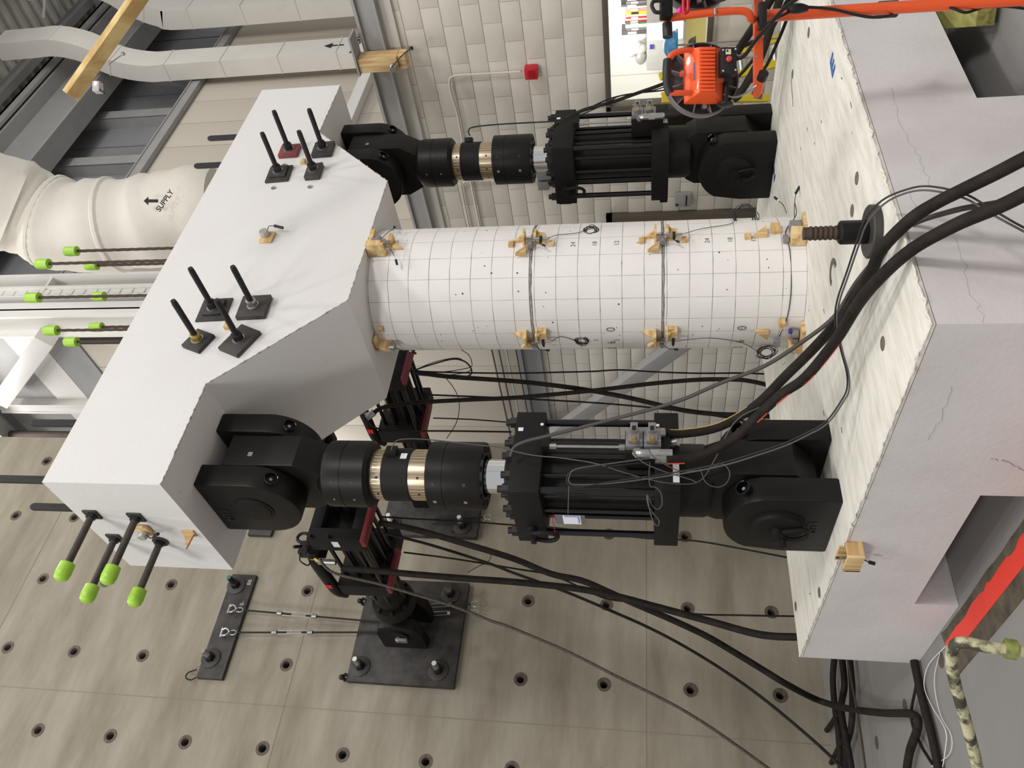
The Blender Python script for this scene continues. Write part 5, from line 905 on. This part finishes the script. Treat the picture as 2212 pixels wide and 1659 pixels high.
m_ = MB(); m_.tube([(-0.059,1.517,3.538), (-0.025,1.499,3.491)], .034, 10, smooth=0); m_.tube([(-0.057,1.534,3.574), (-0.04,1.528,3.54)], .042, 6, smooth=0); solo('hose_fitting', m_, zinc, 'silver hose fitting on the far lateral actuator', 'fitting')
hose('supply_hose', [(0.364,1.373,3.198),(0.388,1.422,2.879),(0.442,1.501,2.309),(0.502,1.559,1.816),(0.537,1.589,1.518),(0.554,1.589,1.263),(0.549,1.61,0.967),(0.548,1.631,0.591),(0.559,1.644,0.179),(0.558,1.657,-0.066)], .0085, 'thin twin cable running level below the column')
hose('supply_hose', [(0.265,1.599,3.141),(0.284,1.656,2.595),(0.302,1.717,2.033),(0.311,1.781,1.433),(0.284,1.831,0.841),(0.238,1.892,0.302),(0.193,1.94,0.017)], .009, 'thin black line slanting gently behind the left actuator')
hose('supply_hose', [(0.224,1.913,3.06),(0.225,1.932,2.678),(0.212,1.962,2.274)], .007, 'short thin dark line ending at the actuator head', sm=2)
hose('supply_hose', [(-0.109,1.424,3.553),(-0.143,1.469,3.527),(-0.177,1.535,3.449),(-0.167,1.589,3.299),(-0.082,1.703,2.77),(-0.033,1.775,2.246)], .009, 'slim hose bending round the far lateral actuator')
hose('signal_cable', [(0.371,1.375,3.164),(0.414,1.346,3.001),(0.457,1.318,2.804),(0.449,1.329,2.695),(0.413,1.359,2.634),(0.367,1.391,2.611),(0.33,1.407,2.639),(0.299,1.397,2.728)], .008, 'black cable loop standing off the far lateral actuator', cablem, 'cable')
hose('signal_cable', [(0.337,1.341,3.149),(0.409,1.308,2.97),(0.458,1.301,2.757),(0.429,1.339,2.659),(0.389,1.378,2.616),(0.349,1.389,2.691),(0.295,1.365,2.94),(0.279,1.332,3.106)], .004, 'thin cable following the black loop', cablem, 'cable')
hose('signal_cable', [(0.439,1.159,2.689),(0.421,1.215,2.619),(0.383,1.273,2.593),(0.353,1.309,2.608),(0.335,1.333,2.744),(0.329,1.345,2.854)], .004, 'thin cable dropping from the column to the loop', cablem, 'cable')
hose('signal_cable', [(0.353,1.453,2.87),(0.284,1.526,2.794),(0.216,1.592,2.751),(0.134,1.662,2.743),(0.031,1.74,2.773),(-0.085,1.817,2.858)], .004, 'long thin cable arc on the speckled panel wall', cablem, 'cable')
hose('signal_cable', [(-0.868,2.413,2.485),(-0.912,2.46,2.434),(-0.97,2.504,2.455),(-1.024,2.525,2.56),(-1.072,2.547,2.644)], .004, 'small thin cable arc over the near base plate corner', cablem, 'cable')
for a_, b_, lab in (((-1.583,-0.356,1.0), (-1.574,-0.348,0.928), 'upper'), ((-1.771,-0.381,0.981), (-1.767,-0.369,0.911), 'lower')):
    m_ = MB(); m_.cyl(a_, b_, .029, 14); solo('hose_fitting', m_, zinc, 'silver collar of the %s thick hose at the left actuator valve block' % lab, 'fitting')
# right actuator hoses
hose('supply_hose', [(1.459,-0.406,1.779),(1.48,-0.445,1.72),(1.504,-0.519,1.528),(1.503,-0.575,1.304),(1.537,-0.625,1.086),(1.57,-0.658,0.925),(1.621,-0.71,0.73),(1.654,-0.832,0.456),(1.622,-0.968,0.2),(1.482,-1.357,0.006)], .014, 'black hose from the far actuator head rising to the right')
hose('supply_hose', [(1.446,-0.45,1.725),(1.485,-0.522,1.527),(1.519,-0.591,1.334),(1.531,-0.621,1.158),(1.532,-0.633,0.925),(1.535,-0.645,0.765)], .006, 'thin cable beside the hose above the far actuator')
hose('supply_hose', [(1.396,-0.473,1.719),(1.473,-0.569,1.377),(1.514,-0.62,1.231),(1.517,-0.64,1.014),(1.535,-0.667,0.872)], .005, 'second thin cable fanning above the far actuator')
hose('supply_hose', [(1.543,-0.412,0.874),(1.514,-0.444,0.759),(1.509,-0.501,0.654),(1.516,-0.6,0.517),(1.56,-0.761,0.422),(1.558,-0.94,0.336),(1.453,-1.194,0.239),(1.405,-1.373,0.17),(1.361,-1.541,0.105)], .030, 'thick black hose from the far valve block up past the lamp')
hose('supply_hose', [(1.322,-0.648,0.378),(1.322,-0.702,0.332),(1.342,-0.94,0.221),(1.36,-1.167,0.166),(1.367,-1.418,0.118)], .028, 'thick black hose rising at the right behind the tower pole')
hose('supply_hose', [(1.332,-0.719,0.671),(1.304,-0.76,0.472),(1.334,-0.845,0.343),(1.396,-0.982,0.221),(1.458,-1.116,0.134),(1.529,-1.274,0.052)], .012, 'slim black hose between the thick ones behind the tower')
hose('supply_hose', [(1.439,-0.619,0.405),(1.437,-0.689,0.288),(1.454,-0.802,0.164),(1.505,-0.984,0.082),(1.544,-1.133,0.032),(1.586,-1.307,-0.012)], .012, 'slim black hose nearest the footing at the right')
hose('signal_cable', [(1.291,-0.477,2.44),(1.319,-0.503,2.451),(1.345,-0.518,2.421),(1.376,-0.511,2.273),(1.411,-0.492,2.051),(1.454,-0.463,1.754)], .006, 'black cable from the far load cell plug', cablem, 'cable')
# hoses on the floor at the lower edge
FL = (([(-1.244,3.49,-0.7), (-1.416,3.751,-0.7), (-1.657,3.831,-0.7), (-1.863,3.839,-0.7), (-2.14,3.955,-0.7), (-2.353,4.042,-0.7)], .028, 'thick black floor hose, nearest the strong wall'),
      ([(-1.365,3.182,-0.68), (-1.67,3.173,-0.66), (-1.819,3.332,-0.64), (-2.062,3.324,-0.64), (-2.288,3.379,-0.66), (-2.47,3.519,-0.68)], .028, 'thick black floor hose, middle of the bundle'),
      ([(-1.437,2.993,-0.7), (-1.757,3.062,-0.69), (-1.99,3.24,-0.68), (-2.082,3.593,-0.69), (-2.318,3.863,-0.7)], .026, 'thick black floor hose, outer side of the bundle'),
      ([(-1.736,3.711,-0.7), (-1.686,4.314,-0.72), (-1.656,4.94,-0.72), (-1.768,5.641,-0.72)], .024, 'black floor hose branching towards the strong wall'),
      ([(-1.971,3.727,-0.7), (-1.96,4.172,-0.72), (-2.007,4.84,-0.72)], .022, 'black hose branching at the very bottom edge'),
      ([(-2.083,1.45,-0.72), (-2.339,1.452,-0.72), (-2.564,1.421,-0.72), (-2.772,1.428,-0.72), (-2.919,1.47,-0.72)], .026, 'thick black floor hose beside the footing corner'),
      ([(-2.244,1.512,-0.72), (-2.372,1.748,-0.72), (-2.551,1.684,-0.72), (-2.725,1.521,-0.72)], .010, 'thin black cable weaving beside the floor hose'),
      ([(-1.56,2.691,-0.6), (-1.946,2.734,-0.62), (-2.197,2.811,-0.64), (-2.47,2.93,-0.66)], .010, 'thin rusty cable along the floor bundle'))
for pts, r, lab in FL: hose('floor_hose', pts, r, lab, rusty if 'rusty' in lab else rubber)
hose('white_wire', [(-2.222,0.903,-0.74), (-2.203,1.255,-0.74), (-2.271,1.421,-0.74), (-2.412,1.374,-0.74), (-2.608,1.221,-0.74), (-2.7,1.297,-0.74), (-2.811,1.486,-0.74)], .0025, 'thin white wire curling on the grey floor', whitep, 'wire')
hose('white_wire', [(-2.218,1.017,-0.74), (-2.315,1.22,-0.74), (-2.501,1.251,-0.74), (-2.666,1.146,-0.74), (-2.74,1.254,-0.74), (-2.714,1.612,-0.74)], .002, 'second thin wire crossing the white one', whitep, 'wire')
# ================================================================== ORANGE WORK LIGHT TOWER
TD = 3.55
pb = V((-0.588,-2.211,0.006)); tw = thing('work_light_tower', 'orange work light tower with two lamp heads at the right edge', 'work light', (pb.x, pb.y, FZ))
def TB(name, f, M, parent=tw, **k): m_ = MB(); f(m_); return m_.build(name, M, parent, **k)
pt = V((-0.66,-2.26,0.505))
TB('pole', lambda q: q.cyl((pb.x, pb.y, FZ+.02), (pt.x, pt.y, pt.z+.04), .026, 20), orange)
TB('cable_wrap', lambda q: (q.cyl(V((-0.587,-2.213,0.01)), V((-0.575,-2.206,-0.068)), .036, 18)), cablem, ang=40)
for k in range(3):
    a = radians(200+65*k); TB('foot_bar', lambda q: q.cyl((pb.x, pb.y, FZ+.05), (pb.x+.45*cos(a), pb.y+.45*sin(a), FZ+.022), .02, 12), orange)
TB('cross_bar', lambda q: q.fbox(V((-0.769,-2.177,0.54)), RT, UP, FW, (-.21, -.020, -.012), (.28, .022, .012)), orange, bevel=.006)
TB('rubber_pad', lambda q: q.fbox(V((-0.718,-2.286,0.543)), RT, UP, -FW, (-.065, -.026, 0), (.055, .012, .035)), cablem, bevel=.012)
TB('end_plug', lambda q: q.fbox(V((-0.925,-2.051,0.548)), RT, UP, FW, (-.012, -.018, -.012), (.0, .018, .012)), cablem)
TB('carry_tube', lambda q: q.tube([(-0.73,-2.282,0.567), (-0.768,-2.306,0.585), (-0.774,-2.33,0.595), (-0.777,-2.348,0.632), (-0.806,-2.364,0.751), (-0.829,-2.37,0.869), (-0.841,-2.372,0.924), (-0.853,-2.366,0.941), (-0.878,-2.347,0.945), (-0.905,-2.324,0.943)], .0165, 16), orange, ang=60)
TB('foam_grip', lambda q: q.tube([(-0.862,-2.359,0.945), (-0.908,-2.321,0.943)], .021, 14, smooth=0), cablem)
TB('bolt', lambda q: q.cyl((-0.812,-2.384,0.743), (-0.83,-2.368,0.743), .006, 8), zinc)
TB('lever_grip', lambda q: (q.cyl(V((-0.985,-2.069,0.555)), V((-0.996,-2.162,0.543)), .0185, 16)), orange)
TB('lever_end', lambda q: (q.cyl(V((-0.994,-2.15,0.543)), V((-1.004,-2.181,0.538)), .0215, 16)), cablem)
TB('lever_end', lambda q: (q.cyl(V((-0.986,-2.053,0.548)), V((-0.98,-2.07,0.545)), .0185, 16)), dgrey_pl)
def lamphead(c):
    c = V(c); s = .00199                                             # size unit of the lamp, metres
    L_ = lambda u, r, f: c+UP*(u*s)+RT*(r*s)+FW*f            # u: towards the pole top, r: sideways, f: away
    def Bx(name, u, r, f, M, parent=tw, **k):
        m_ = MB(); m_.fbox(c, UP, RT, FW, (u[0]*s, r[0]*s, f[0]), (u[1]*s, r[1]*s, f[1])); return m_.build(name, M, parent, **k)
    g = MB()                                                         # round guard dish with radial webs
    g.lathe(c+FW*.10, -FW, [(0, 79*s), (.045, 81*s), (.05, 78*s), (.01, 74*s), (.008, .01)], 48, cap=False); gd = g.build('guard_dish', dgrey_pl, tw, ang=40)
    for k in range(12):
        a = 2*pi*k/12+.26; d_ = UP*cos(a)+RT*sin(a); m_ = MB(); m_.fbox(c+FW*.095, d_, FW.cross(d_), -FW, (20*s, -.002, 0), (77*s, .002, .045)); m_.build('web', mat('grey_web', (136, 128, 130), .45), gd)
    m_ = MB(); m_.lathe(c+FW*.095, -FW, [(0, 40*s), (.045, 40*s), (.045, 38*s), (0, 38*s)], 32, cap=False); m_.build('inner_ring', MT['grey_web'], gd)
    for r in (-62, 62): m_ = MB(); m_.cyl(c+RT*(r*s)-UP*(4*s)+FW*.06, c+RT*(r*s)-UP*(4*s)+FW*.04, .011, 10); m_.build('guard_bolt', zinc, gd)
    ho = MB(); o = [(-44, -58), (42, -58), (42, 58), (-44, 58)]; i_ = [(-16, -48), (18, -48), (18, 50), (-16, 50)]
    vs = [L_(u, r, .045) for u, r in o]+[L_(u, r, .02) for u, r in o]+[L_(u, r, -.045) for u, r in i_]
    ho.add(vs, [(3, 2, 1, 0)]+[(k, (k+1) % 4, 4+(k+1) % 4, 4+k) for k in range(4)]+[(4+k, 4+(k+1) % 4, 8+(k+1) % 4, 8+k) for k in range(4)]+[(8, 9, 10, 11)])
    hb = ho.build('lamp_housing', orange, tw, bevel=.006)
    for k in range(12):
        r = -44+8*k; m_ = MB(); m_.fbox(c, UP, RT, FW, (-15*s, (r-2.6)*s, -.056), (17*s, (r+2.6)*s, -.044)); m_.build('cooling_rib', orange, hb, bevel=.002)
    m_ = MB(); m_.fbox(c, UP, RT, FW, (24*s, -17*s, -.028), (28*s, 20*s, -.022)); m_.build('name_strip', mat('grey_violet', (120, 110, 150), .5), hb)
    m_ = MB(); m_.fbox(c, UP, RT, FW, (42*s, -6*s, -.01), (52*s, 6*s, .0)); m_.lathe(L_(50, 0, -.012), FW, [(0, 6*s), (.014, 6*s)], 14); m_.build('mount_lug', orange, hb); m_ = MB(); m_.cyl(L_(50, 0, -.018), L_(50, 0, -.01), .006, 10); m_.build('lug_bolt', zinc, hb)
    jb = Bx('junction_box', (-57, -24), (-15, 41), (-.085, -.03), cablem, bevel=.005)
    for u, r in ((-28, 34), (-54, 36), (-28, -10), (-54, -8)): m_ = MB(); m_.sphere(L_(u, r, -.086), .0055, 8, 6); m_.build('box_screw', zinc, jb)
    m_ = MB(); m_.lathe(L_(-40, 15, -.085), -FW, [(0, 6*s), (.008, 6*s), (.014, 4*s)], 16); m_.build('red_button', mat('red_button', (214, 70, 62), .4), jb)
    m_ = MB(); m_.fbox(c, UP, RT, FW, (-44*s, 25*s, -.0865), (-33*s, 36*s, -.0855)); lb_ = m_.build('switch_label', mat('cream_label', (226, 216, 180), .5), jb); m_ = MB(); m_.lathe(L_(-36, 32, -.087), -FW, [(0, .004), (.004, .004)], 10); m_.build('switch_dot', ink, jb)
    m_ = MB(); m_.tube([L_(20, 50, .0), L_(45, 48, -.02), L_(72, 38, -.03), L_(82, 26, -.03), L_(84, 20, -.03)], .0125, 12); m_.build('lamp_handle', orange, hb, ang=60)
    m_ = MB(); m_.tube([L_(20, -42, .0), L_(45, -44, -.02), L_(70, -46, -.03), L_(80, -44, -.03)], .0125, 12); m_.build('lamp_handle', orange, hb, ang=60)
    m_ = MB(); m_.tube([L_(84, 24, -.03), L_(86, 0, -.035), L_(84, -30, -.03), L_(78, -48, -.03)], .019, 14); m_.build('foam_grip', cablem, hb, ang=60)
    for u, r in ((22, 49), (22, -42)): m_ = MB(); m_.sphere(L_(u, r, -.026), .006, 8, 6); m_.build('handle_bolt', zinc, hb)
    m_ = MB(); m_.tube([L_(-40, 52, .0), L_(-62, 52, .02), L_(-85, 42, .03), L_(-112, 38, .0)], .004, 8); m_.build('yoke_wire', zinc, tw); m_ = MB(); m_.tube([L_(-40, -44, .0), L_(-62, -46, .02), L_(-85, -40, .03), L_(-112, -24, .0)], .004, 8); m_.build('yoke_wire', zinc, tw)
    m_ = MB(); m_.cyl(L_(-48, -15, .01), L_(-44, -62, .01), .012, 12); m_.lathe(L_(-44, -62, .01), -RT, [(0, .034), (.008, .036), (.012, .02)], 20); m_.build('locking_foot', cablem, tw, ang=40)
    return c, L_
c_, L_ = lamphead((-1.014,-2.199,0.784))
m_ = MB(); m_.tube([L_(-57, 20, -.06), L_(-75, 26, -.07), L_(-100, 60, -.05), L_(-130, 95, -.03), L_(-180, 150, 0), L_(-260, 200, 0)], .0085, 10); m_.build('lamp_cable', cablem, tw, ang=80)
# upper lamp, mostly outside the frame: its housing corner, grip and dish edge
c2_, L2_ = lamphead((-0.66,-2.496,0.806))
m_ = MB(); m_.tube([(-0.896,-2.436,1.003), (-0.882,-2.449,1.011), (-0.867,-2.46,1.003), (-0.861,-2.458,0.972)], .008, 10); m_.tube([(-0.896,-2.436,1.003), (-0.901,-2.43,0.995), (-0.9,-2.425,0.969)], .008, 10); m_.build('case_handle', cablem, tw)
m_ = MB(); m_.fbox(V((-0.847,-2.424,0.945)), UP, RT, FW, (-.02, -.05, -.02), (.03, .06, .03)); m_.build('ballast_case', black2, tw, bevel=.008)
m_ = MB(); m_.tube([(-0.871,-2.496,0.879), (-0.91,-2.464,0.882), (-0.939,-2.44,0.88), (-0.94,-2.437,0.871), (-0.928,-2.445,0.863), (-0.87,-2.494,0.867)], .007, 8); m_.build('red_bail', redm, tw)
m_ = MB(); m_.sphere(V((-0.916,-2.436,0.897)), .012, 10, 8); m_.build('pink_knob', mat('pink', (236, 40, 160), .4), tw)
# plug and lead wound round the pole
tp = thing('power_lead', 'black power lead with a plug winding round the orange pole', 'cable', (-0.712,-2.302,0.35))
m_ = MB(); m_.tube([(-0.796,-2.276,0.549), (-0.743,-2.289,0.468), (-0.709,-2.293,0.418), (-0.691,-2.303,0.394), (-0.682,-2.293,0.316), (-0.679,-2.276,0.226), (-0.687,-2.248,0.126), (-0.687,-2.232,0.056), (-0.675,-2.227,-0.014), (-0.53,-2.172,-0.092), (-0.48,-2.179,-0.129), (-0.538,-2.215,-0.168), (-0.607,-2.24,-0.214), (-0.641,-2.222,-0.286), (-0.65,-2.205,-0.336), (-0.613,-2.196,-0.394), (-0.574,-2.187,-0.462), (-0.461,-2.108,-0.654), (-0.477,-2.055,-0.836)], .0065, 10); m_.build('lead', cablem, tp, ang=80)
m_ = MB(); m_.tube([(-0.701,-2.315,0.428), (-0.705,-2.306,0.404), (-0.701,-2.302,0.368), (-0.698,-2.298,0.338)], lambda t: .012+.010*sin(pi*t), 10); m_.build('plug_body', cablem, tp)
# ================================================================== YELLOW RAILS BY THE BLOCK WALL
t = thing('yellow_ladder', 'yellow ladder leaning by the block wall behind the lamp', 'ladder', (2.75, -.2, FZ))
for a, b, w_ in (((1430,163), (1735,66), 7.0), ((1570,172), (1760,122), 7.0), ((1425,212), (1640,150), 7.1), ((1435,200), (1690,215), 7.0)) if 0 else (): pass
for A_, B_ in ((V((2.53,-0.182,0.907)), V((2.999,-0.287,-0.396))), (V((2.397,-0.067,0.886)), V((2.826,-0.14,-0.417)))):
    d_ = (B_-A_).normalized(); s_ = d_.cross(FW).normalized(); m_ = MB(); m_.fbox(A_, d_, s_, FW, (0, -.03, -.02), ((B_-A_).length, .03, .02)); m_.build('ladder_rail', yellowm, t)
for f in (.1, .32, .55, .78):
    A_ = V((2.53,-0.182,0.907)).lerp(V((2.999,-0.287,-0.396)), f); B_ = V((2.397,-0.067,0.886)).lerp(V((2.826,-0.14,-0.417)), f); m_ = MB(); m_.cyl(A_, B_, .014, 8); m_.build('rung', zinc, t)
t = thing('yellow_rail', 'yellow bar lying low behind the far actuator', 'rail', (2.6, -.3, FZ)); A_, B_ = V((2.189,-0.16,0.89)), V((2.297,-0.049,-0.034)); d_ = (B_-A_).normalized(); m_ = MB(); m_.fbox(A_, d_, d_.cross(FW), FW, (0, -.03, -.02), ((B_-A_).length, .03, .02)); m_.build('bar', yellowm, t)
m_ = MB(); m_.box((2.7, .35, FZ), (2.78, .42, .9)); m_.box((2.66, .30, .62), (2.82, .47, .9)); solo('black_stand', m_, black2, 'black upright stand in front of the office window', 'stand', bevel=.005)
# ================================================================== OFFICE CONTENTS
def OP(x, y, X0=None): return None
OX = 4.7
def oz(x): return {1350: 1.262, 1397: 1.019, 1480: .585, 1545: .26}[x]
CXa, CXb = 6.1, 6.39
YA = lambda v: v
ya, yb, yc, yd = 1.747, 1.326, 1.064, 0.453
zt_, zb_ = 1.015, 0.512
t = thing('cabinet', 'pale grey wall cabinet seen through the office window', 'cabinet', (CXa, ya, zb_))
m_ = MB(); m_.box((CXa, yb+.004, zb_), (CXb, ya, zt_)); m_.build('cabinet_body', mat('pale_cabinet', (186, 186, 184), .5), t, bevel=.006)
m_ = MB(); m_.box((CXa-.015, yb+.02, zb_+.02), (CXa, ya-.015, zt_-.02)); m_.build('door', MT['pale_cabinet'], t, bevel=.003); m_ = MB(); m_.box((CXa-.03, yb+.04, zt_-.09), (CXa-.014, yb+.1, zt_-.04)); m_.build('blue_latch', mat('blue_latch', (60, 70, 170), .4), t)
t = thing('whiteboard', 'white panel between the two office cabinets', 'board', (CXa, yc, zb_)); m_ = MB(); m_.box((CXa, yc+.02, zb_+.03), (CXb, yb, zt_)); m_.build('panel', mat('board_white', (232, 238, 242), .3), t); m_ = MB(); m_.box((CXa-.03, yc+.02, zb_), (CXb, yb, zb_+.03)); m_.build('tray', greyalu, t)
m_ = MB(); m_.box((CXa, yd, zb_), (CXb, yc+.016, zt_)); solo('cabinet', m_, mat('mid_cabinet', (140, 138, 134), .5), 'darker grey office cabinet at the edge of the window view', 'cabinet', bevel=.006)
bcol = ((120, 116, 118), (226, 196, 60), (224, 220, 210), (190, 50, 54), (214, 208, 204), (40, 140, 90), (236, 234, 230), (170, 46, 50), (90, 86, 90), (204, 150, 140), (60, 60, 66))
desc = ('grey', 'yellow', 'cream', 'red', 'white', 'green', 'bright white', 'dark red', 'dark grey', 'pink', 'black')
y, y1_, k = 0.74, 1.228, 0
order = (10, 0, 8, 2, 9, 1, 4, 3, 2, 7, 5, 6, 0, 8); wd = (y1_-y)/sum((1.2, 1, .8, .7, 1, 1.2, .7, .7, .6, .8, .6, 1.3, 1, 1.4))
for i, f in zip(order, (1.2, 1, .8, .7, 1, 1.2, .7, .7, .6, .8, .6, 1.3, 1, 1.4)):
    th = wd*f; h = random.uniform(.26, .31) if i not in (8, 10) else .33
    t = thing('book', '%s %s standing on the office cabinet, number %s from the picture edge' % (desc[i], 'binder' if f > 1 else 'book', ('one', 'two', 'three', 'four', 'five', 'six', 'seven', 'eight', 'nine', 'ten', 'eleven', 'twelve', 'thirteen', 'fourteen')[k]), 'book', (CXa, y, zt_), 'books on the office cabinet')
    m_ = MB(); m_.box((CXa+.01, y+.002, zt_+.001), (CXa+.22, y+th-.002, zt_+h)); m_.build('cover', mat('book_'+desc[i].replace(' ', '_'), bcol[i], .6), t, bevel=.002)
    m_ = MB(); m_.box((CXa+.004, y+th*.2, zt_+h*.4), (CXa+.01, y+th*.8, zt_+h*.75)); m_.build('spine_label', whitep if i != 1 else ink, t); y += th; k += 1
bgp = V((6.18,1.403,1.15)); m_ = MB()
for k in range(6): m_.sphere((6.2, bgp.y+random.uniform(-.14, .14), zt_+.07+random.uniform(0, .16)), .085, 10, 7, (1, 1, .95))
solo('plastic_bag', m_, whitep, 'crumpled white plastic bag on the office cabinet', 'bag')
m_ = MB(); m_.sphere((6.2, 1.59, zt_+.08), .1, 10, 7, (1, 1.1, .8)); solo('plastic_bag', m_, mat('foil', (190, 190, 192), .3, .4), 'small silvery bag beside the white plastic bag', 'bag')
hp = V((2.764,-0.347,0.779))
for q, M, nm in ((hp, bluem, 'blue hard hat hanging in front of the office window'), (V((2.872,-0.269,0.612)), mat('olive', (70, 72, 44), .5), 'dark olive hard hat beside the blue one')):
    t = thing('hard_hat', nm, 'hard hat', q); s_ = .125 if M is bluem else .08
    m_ = MB(); m_.sphere(q-Z*.02, s_, 18, 9, (1, 1, .95), half=True); m_.build('shell', M, t, ang=60); m_ = MB(); m_.lathe(q-Z*.03, Z, [(0, s_*1.08), (.012, s_*1.1), (.018, s_)], 20); m_.build('brim', M, t)
m_ = MB(); m_.cyl((hp.x, hp.y, FZ), (hp.x, hp.y, hp.z-.03), .007, 10); m_.cyl((hp.x, hp.y, FZ), (hp.x, hp.y, FZ+.02), .14, 16); solo('hat_stand', m_, greyalu, 'thin grey stand carrying the hard hats', 'stand')
m_ = MB(); m_.box((5.4, -.9, .0), (5.8, -.3, .5)); solo('office_chair_back', m_, mat('olive_grey', (150, 146, 120), .6), 'grey-green chair back low in the office', 'chair', bevel=.03)
# ================================================================== TIMBER ABOVE AND WALL BRACKET
A_, B_ = V((-0.371,-1.944,4.319)), V((0.147,-2.28,3.896)); d_ = (B_-A_).normalized(); s_ = d_.cross(Z).normalized(); w_ = s_.cross(d_)
t = thing('timber_stud', 'pine stud reaching in at the top left corner, near the camera', 'timber', A_)
m_ = MB(); m_.fbox(A_, d_, s_, w_, (0, -.048, -.02), (2.4, .048, .02)); m_.build('stud', wood('stud_wood', (216, 190, 132), (186, 150, 92), 0, 9), t, bevel=.003)
q = V((-0.298,-1.947,4.179)); m_ = MB(); m_.fbox(q, UP, RT, FW, (-.02, -.03, -.02), (.02, .03, .03)); m_.build('sensor_clip', mat('clear_plastic_grey', (190, 188, 188), .2), t, bevel=.004); m_ = MB(); m_.cyl(q, V((-0.34,-1.927,4.123)), .005, 8); m_.build('sensor_pin', cablem, t)
m_ = MB(); m_.tube([(-0.209,-2.03,4.1), (-0.18,-2.045,4.06), (-0.16,-2.055,4.028)], .004, 6); m_.sphere(V((-0.151,-2.06,4.018)), .012, 8, 6); m_.build('sensor_wire', zinc, t)
bp = V((3.157,-0.244,3.663)); bz = V((3.2, -0.222, 0))
t = thing('wall_bracket', 'pine stick with a small silver sensor on the steel channel', 'bracket', (3.2, bz.y, 3.7)); y_ = bz.y
m_ = MB(); m_.box((3.0, y_-.07, 3.46), (3.17, y_+.07, 3.86)); m_.build('pine_stick', pinez, t, bevel=.003)
m_ = MB(); m_.box((3.04, y_-.07, 3.38), (3.17, y_+.07, 3.455)); m_.build('pine_foot', pinez, t, bevel=.003); m_ = MB(); m_.box((3.17, y_-.03, 3.5), (3.22, y_+.03, 3.75)); m_.build('mount_block', pine, t)
m_ = MB(); m_.box((2.98, y_-.30, 3.865), (3.18, y_+.09, 3.885)); m_.build('steel_strip', gsteel, t); m_ = MB(); m_.lathe((2.99, y_+.02, 3.5), -X, [(0, .04), (.03, .045), (.05, .03)], 14); m_.build('sensor_body', zinc, t)
m_ = MB(); m_.tube([(2.95, y_, 3.52), (2.93, y_-.05, 3.46), (2.93, y_-.13, 3.36), (2.93, y_-.18, 3.28)], .006, 6); m_.sphere((2.93, y_-.19, 3.26), .02, 8, 6); m_.build('sensor_lead', cablem, t)
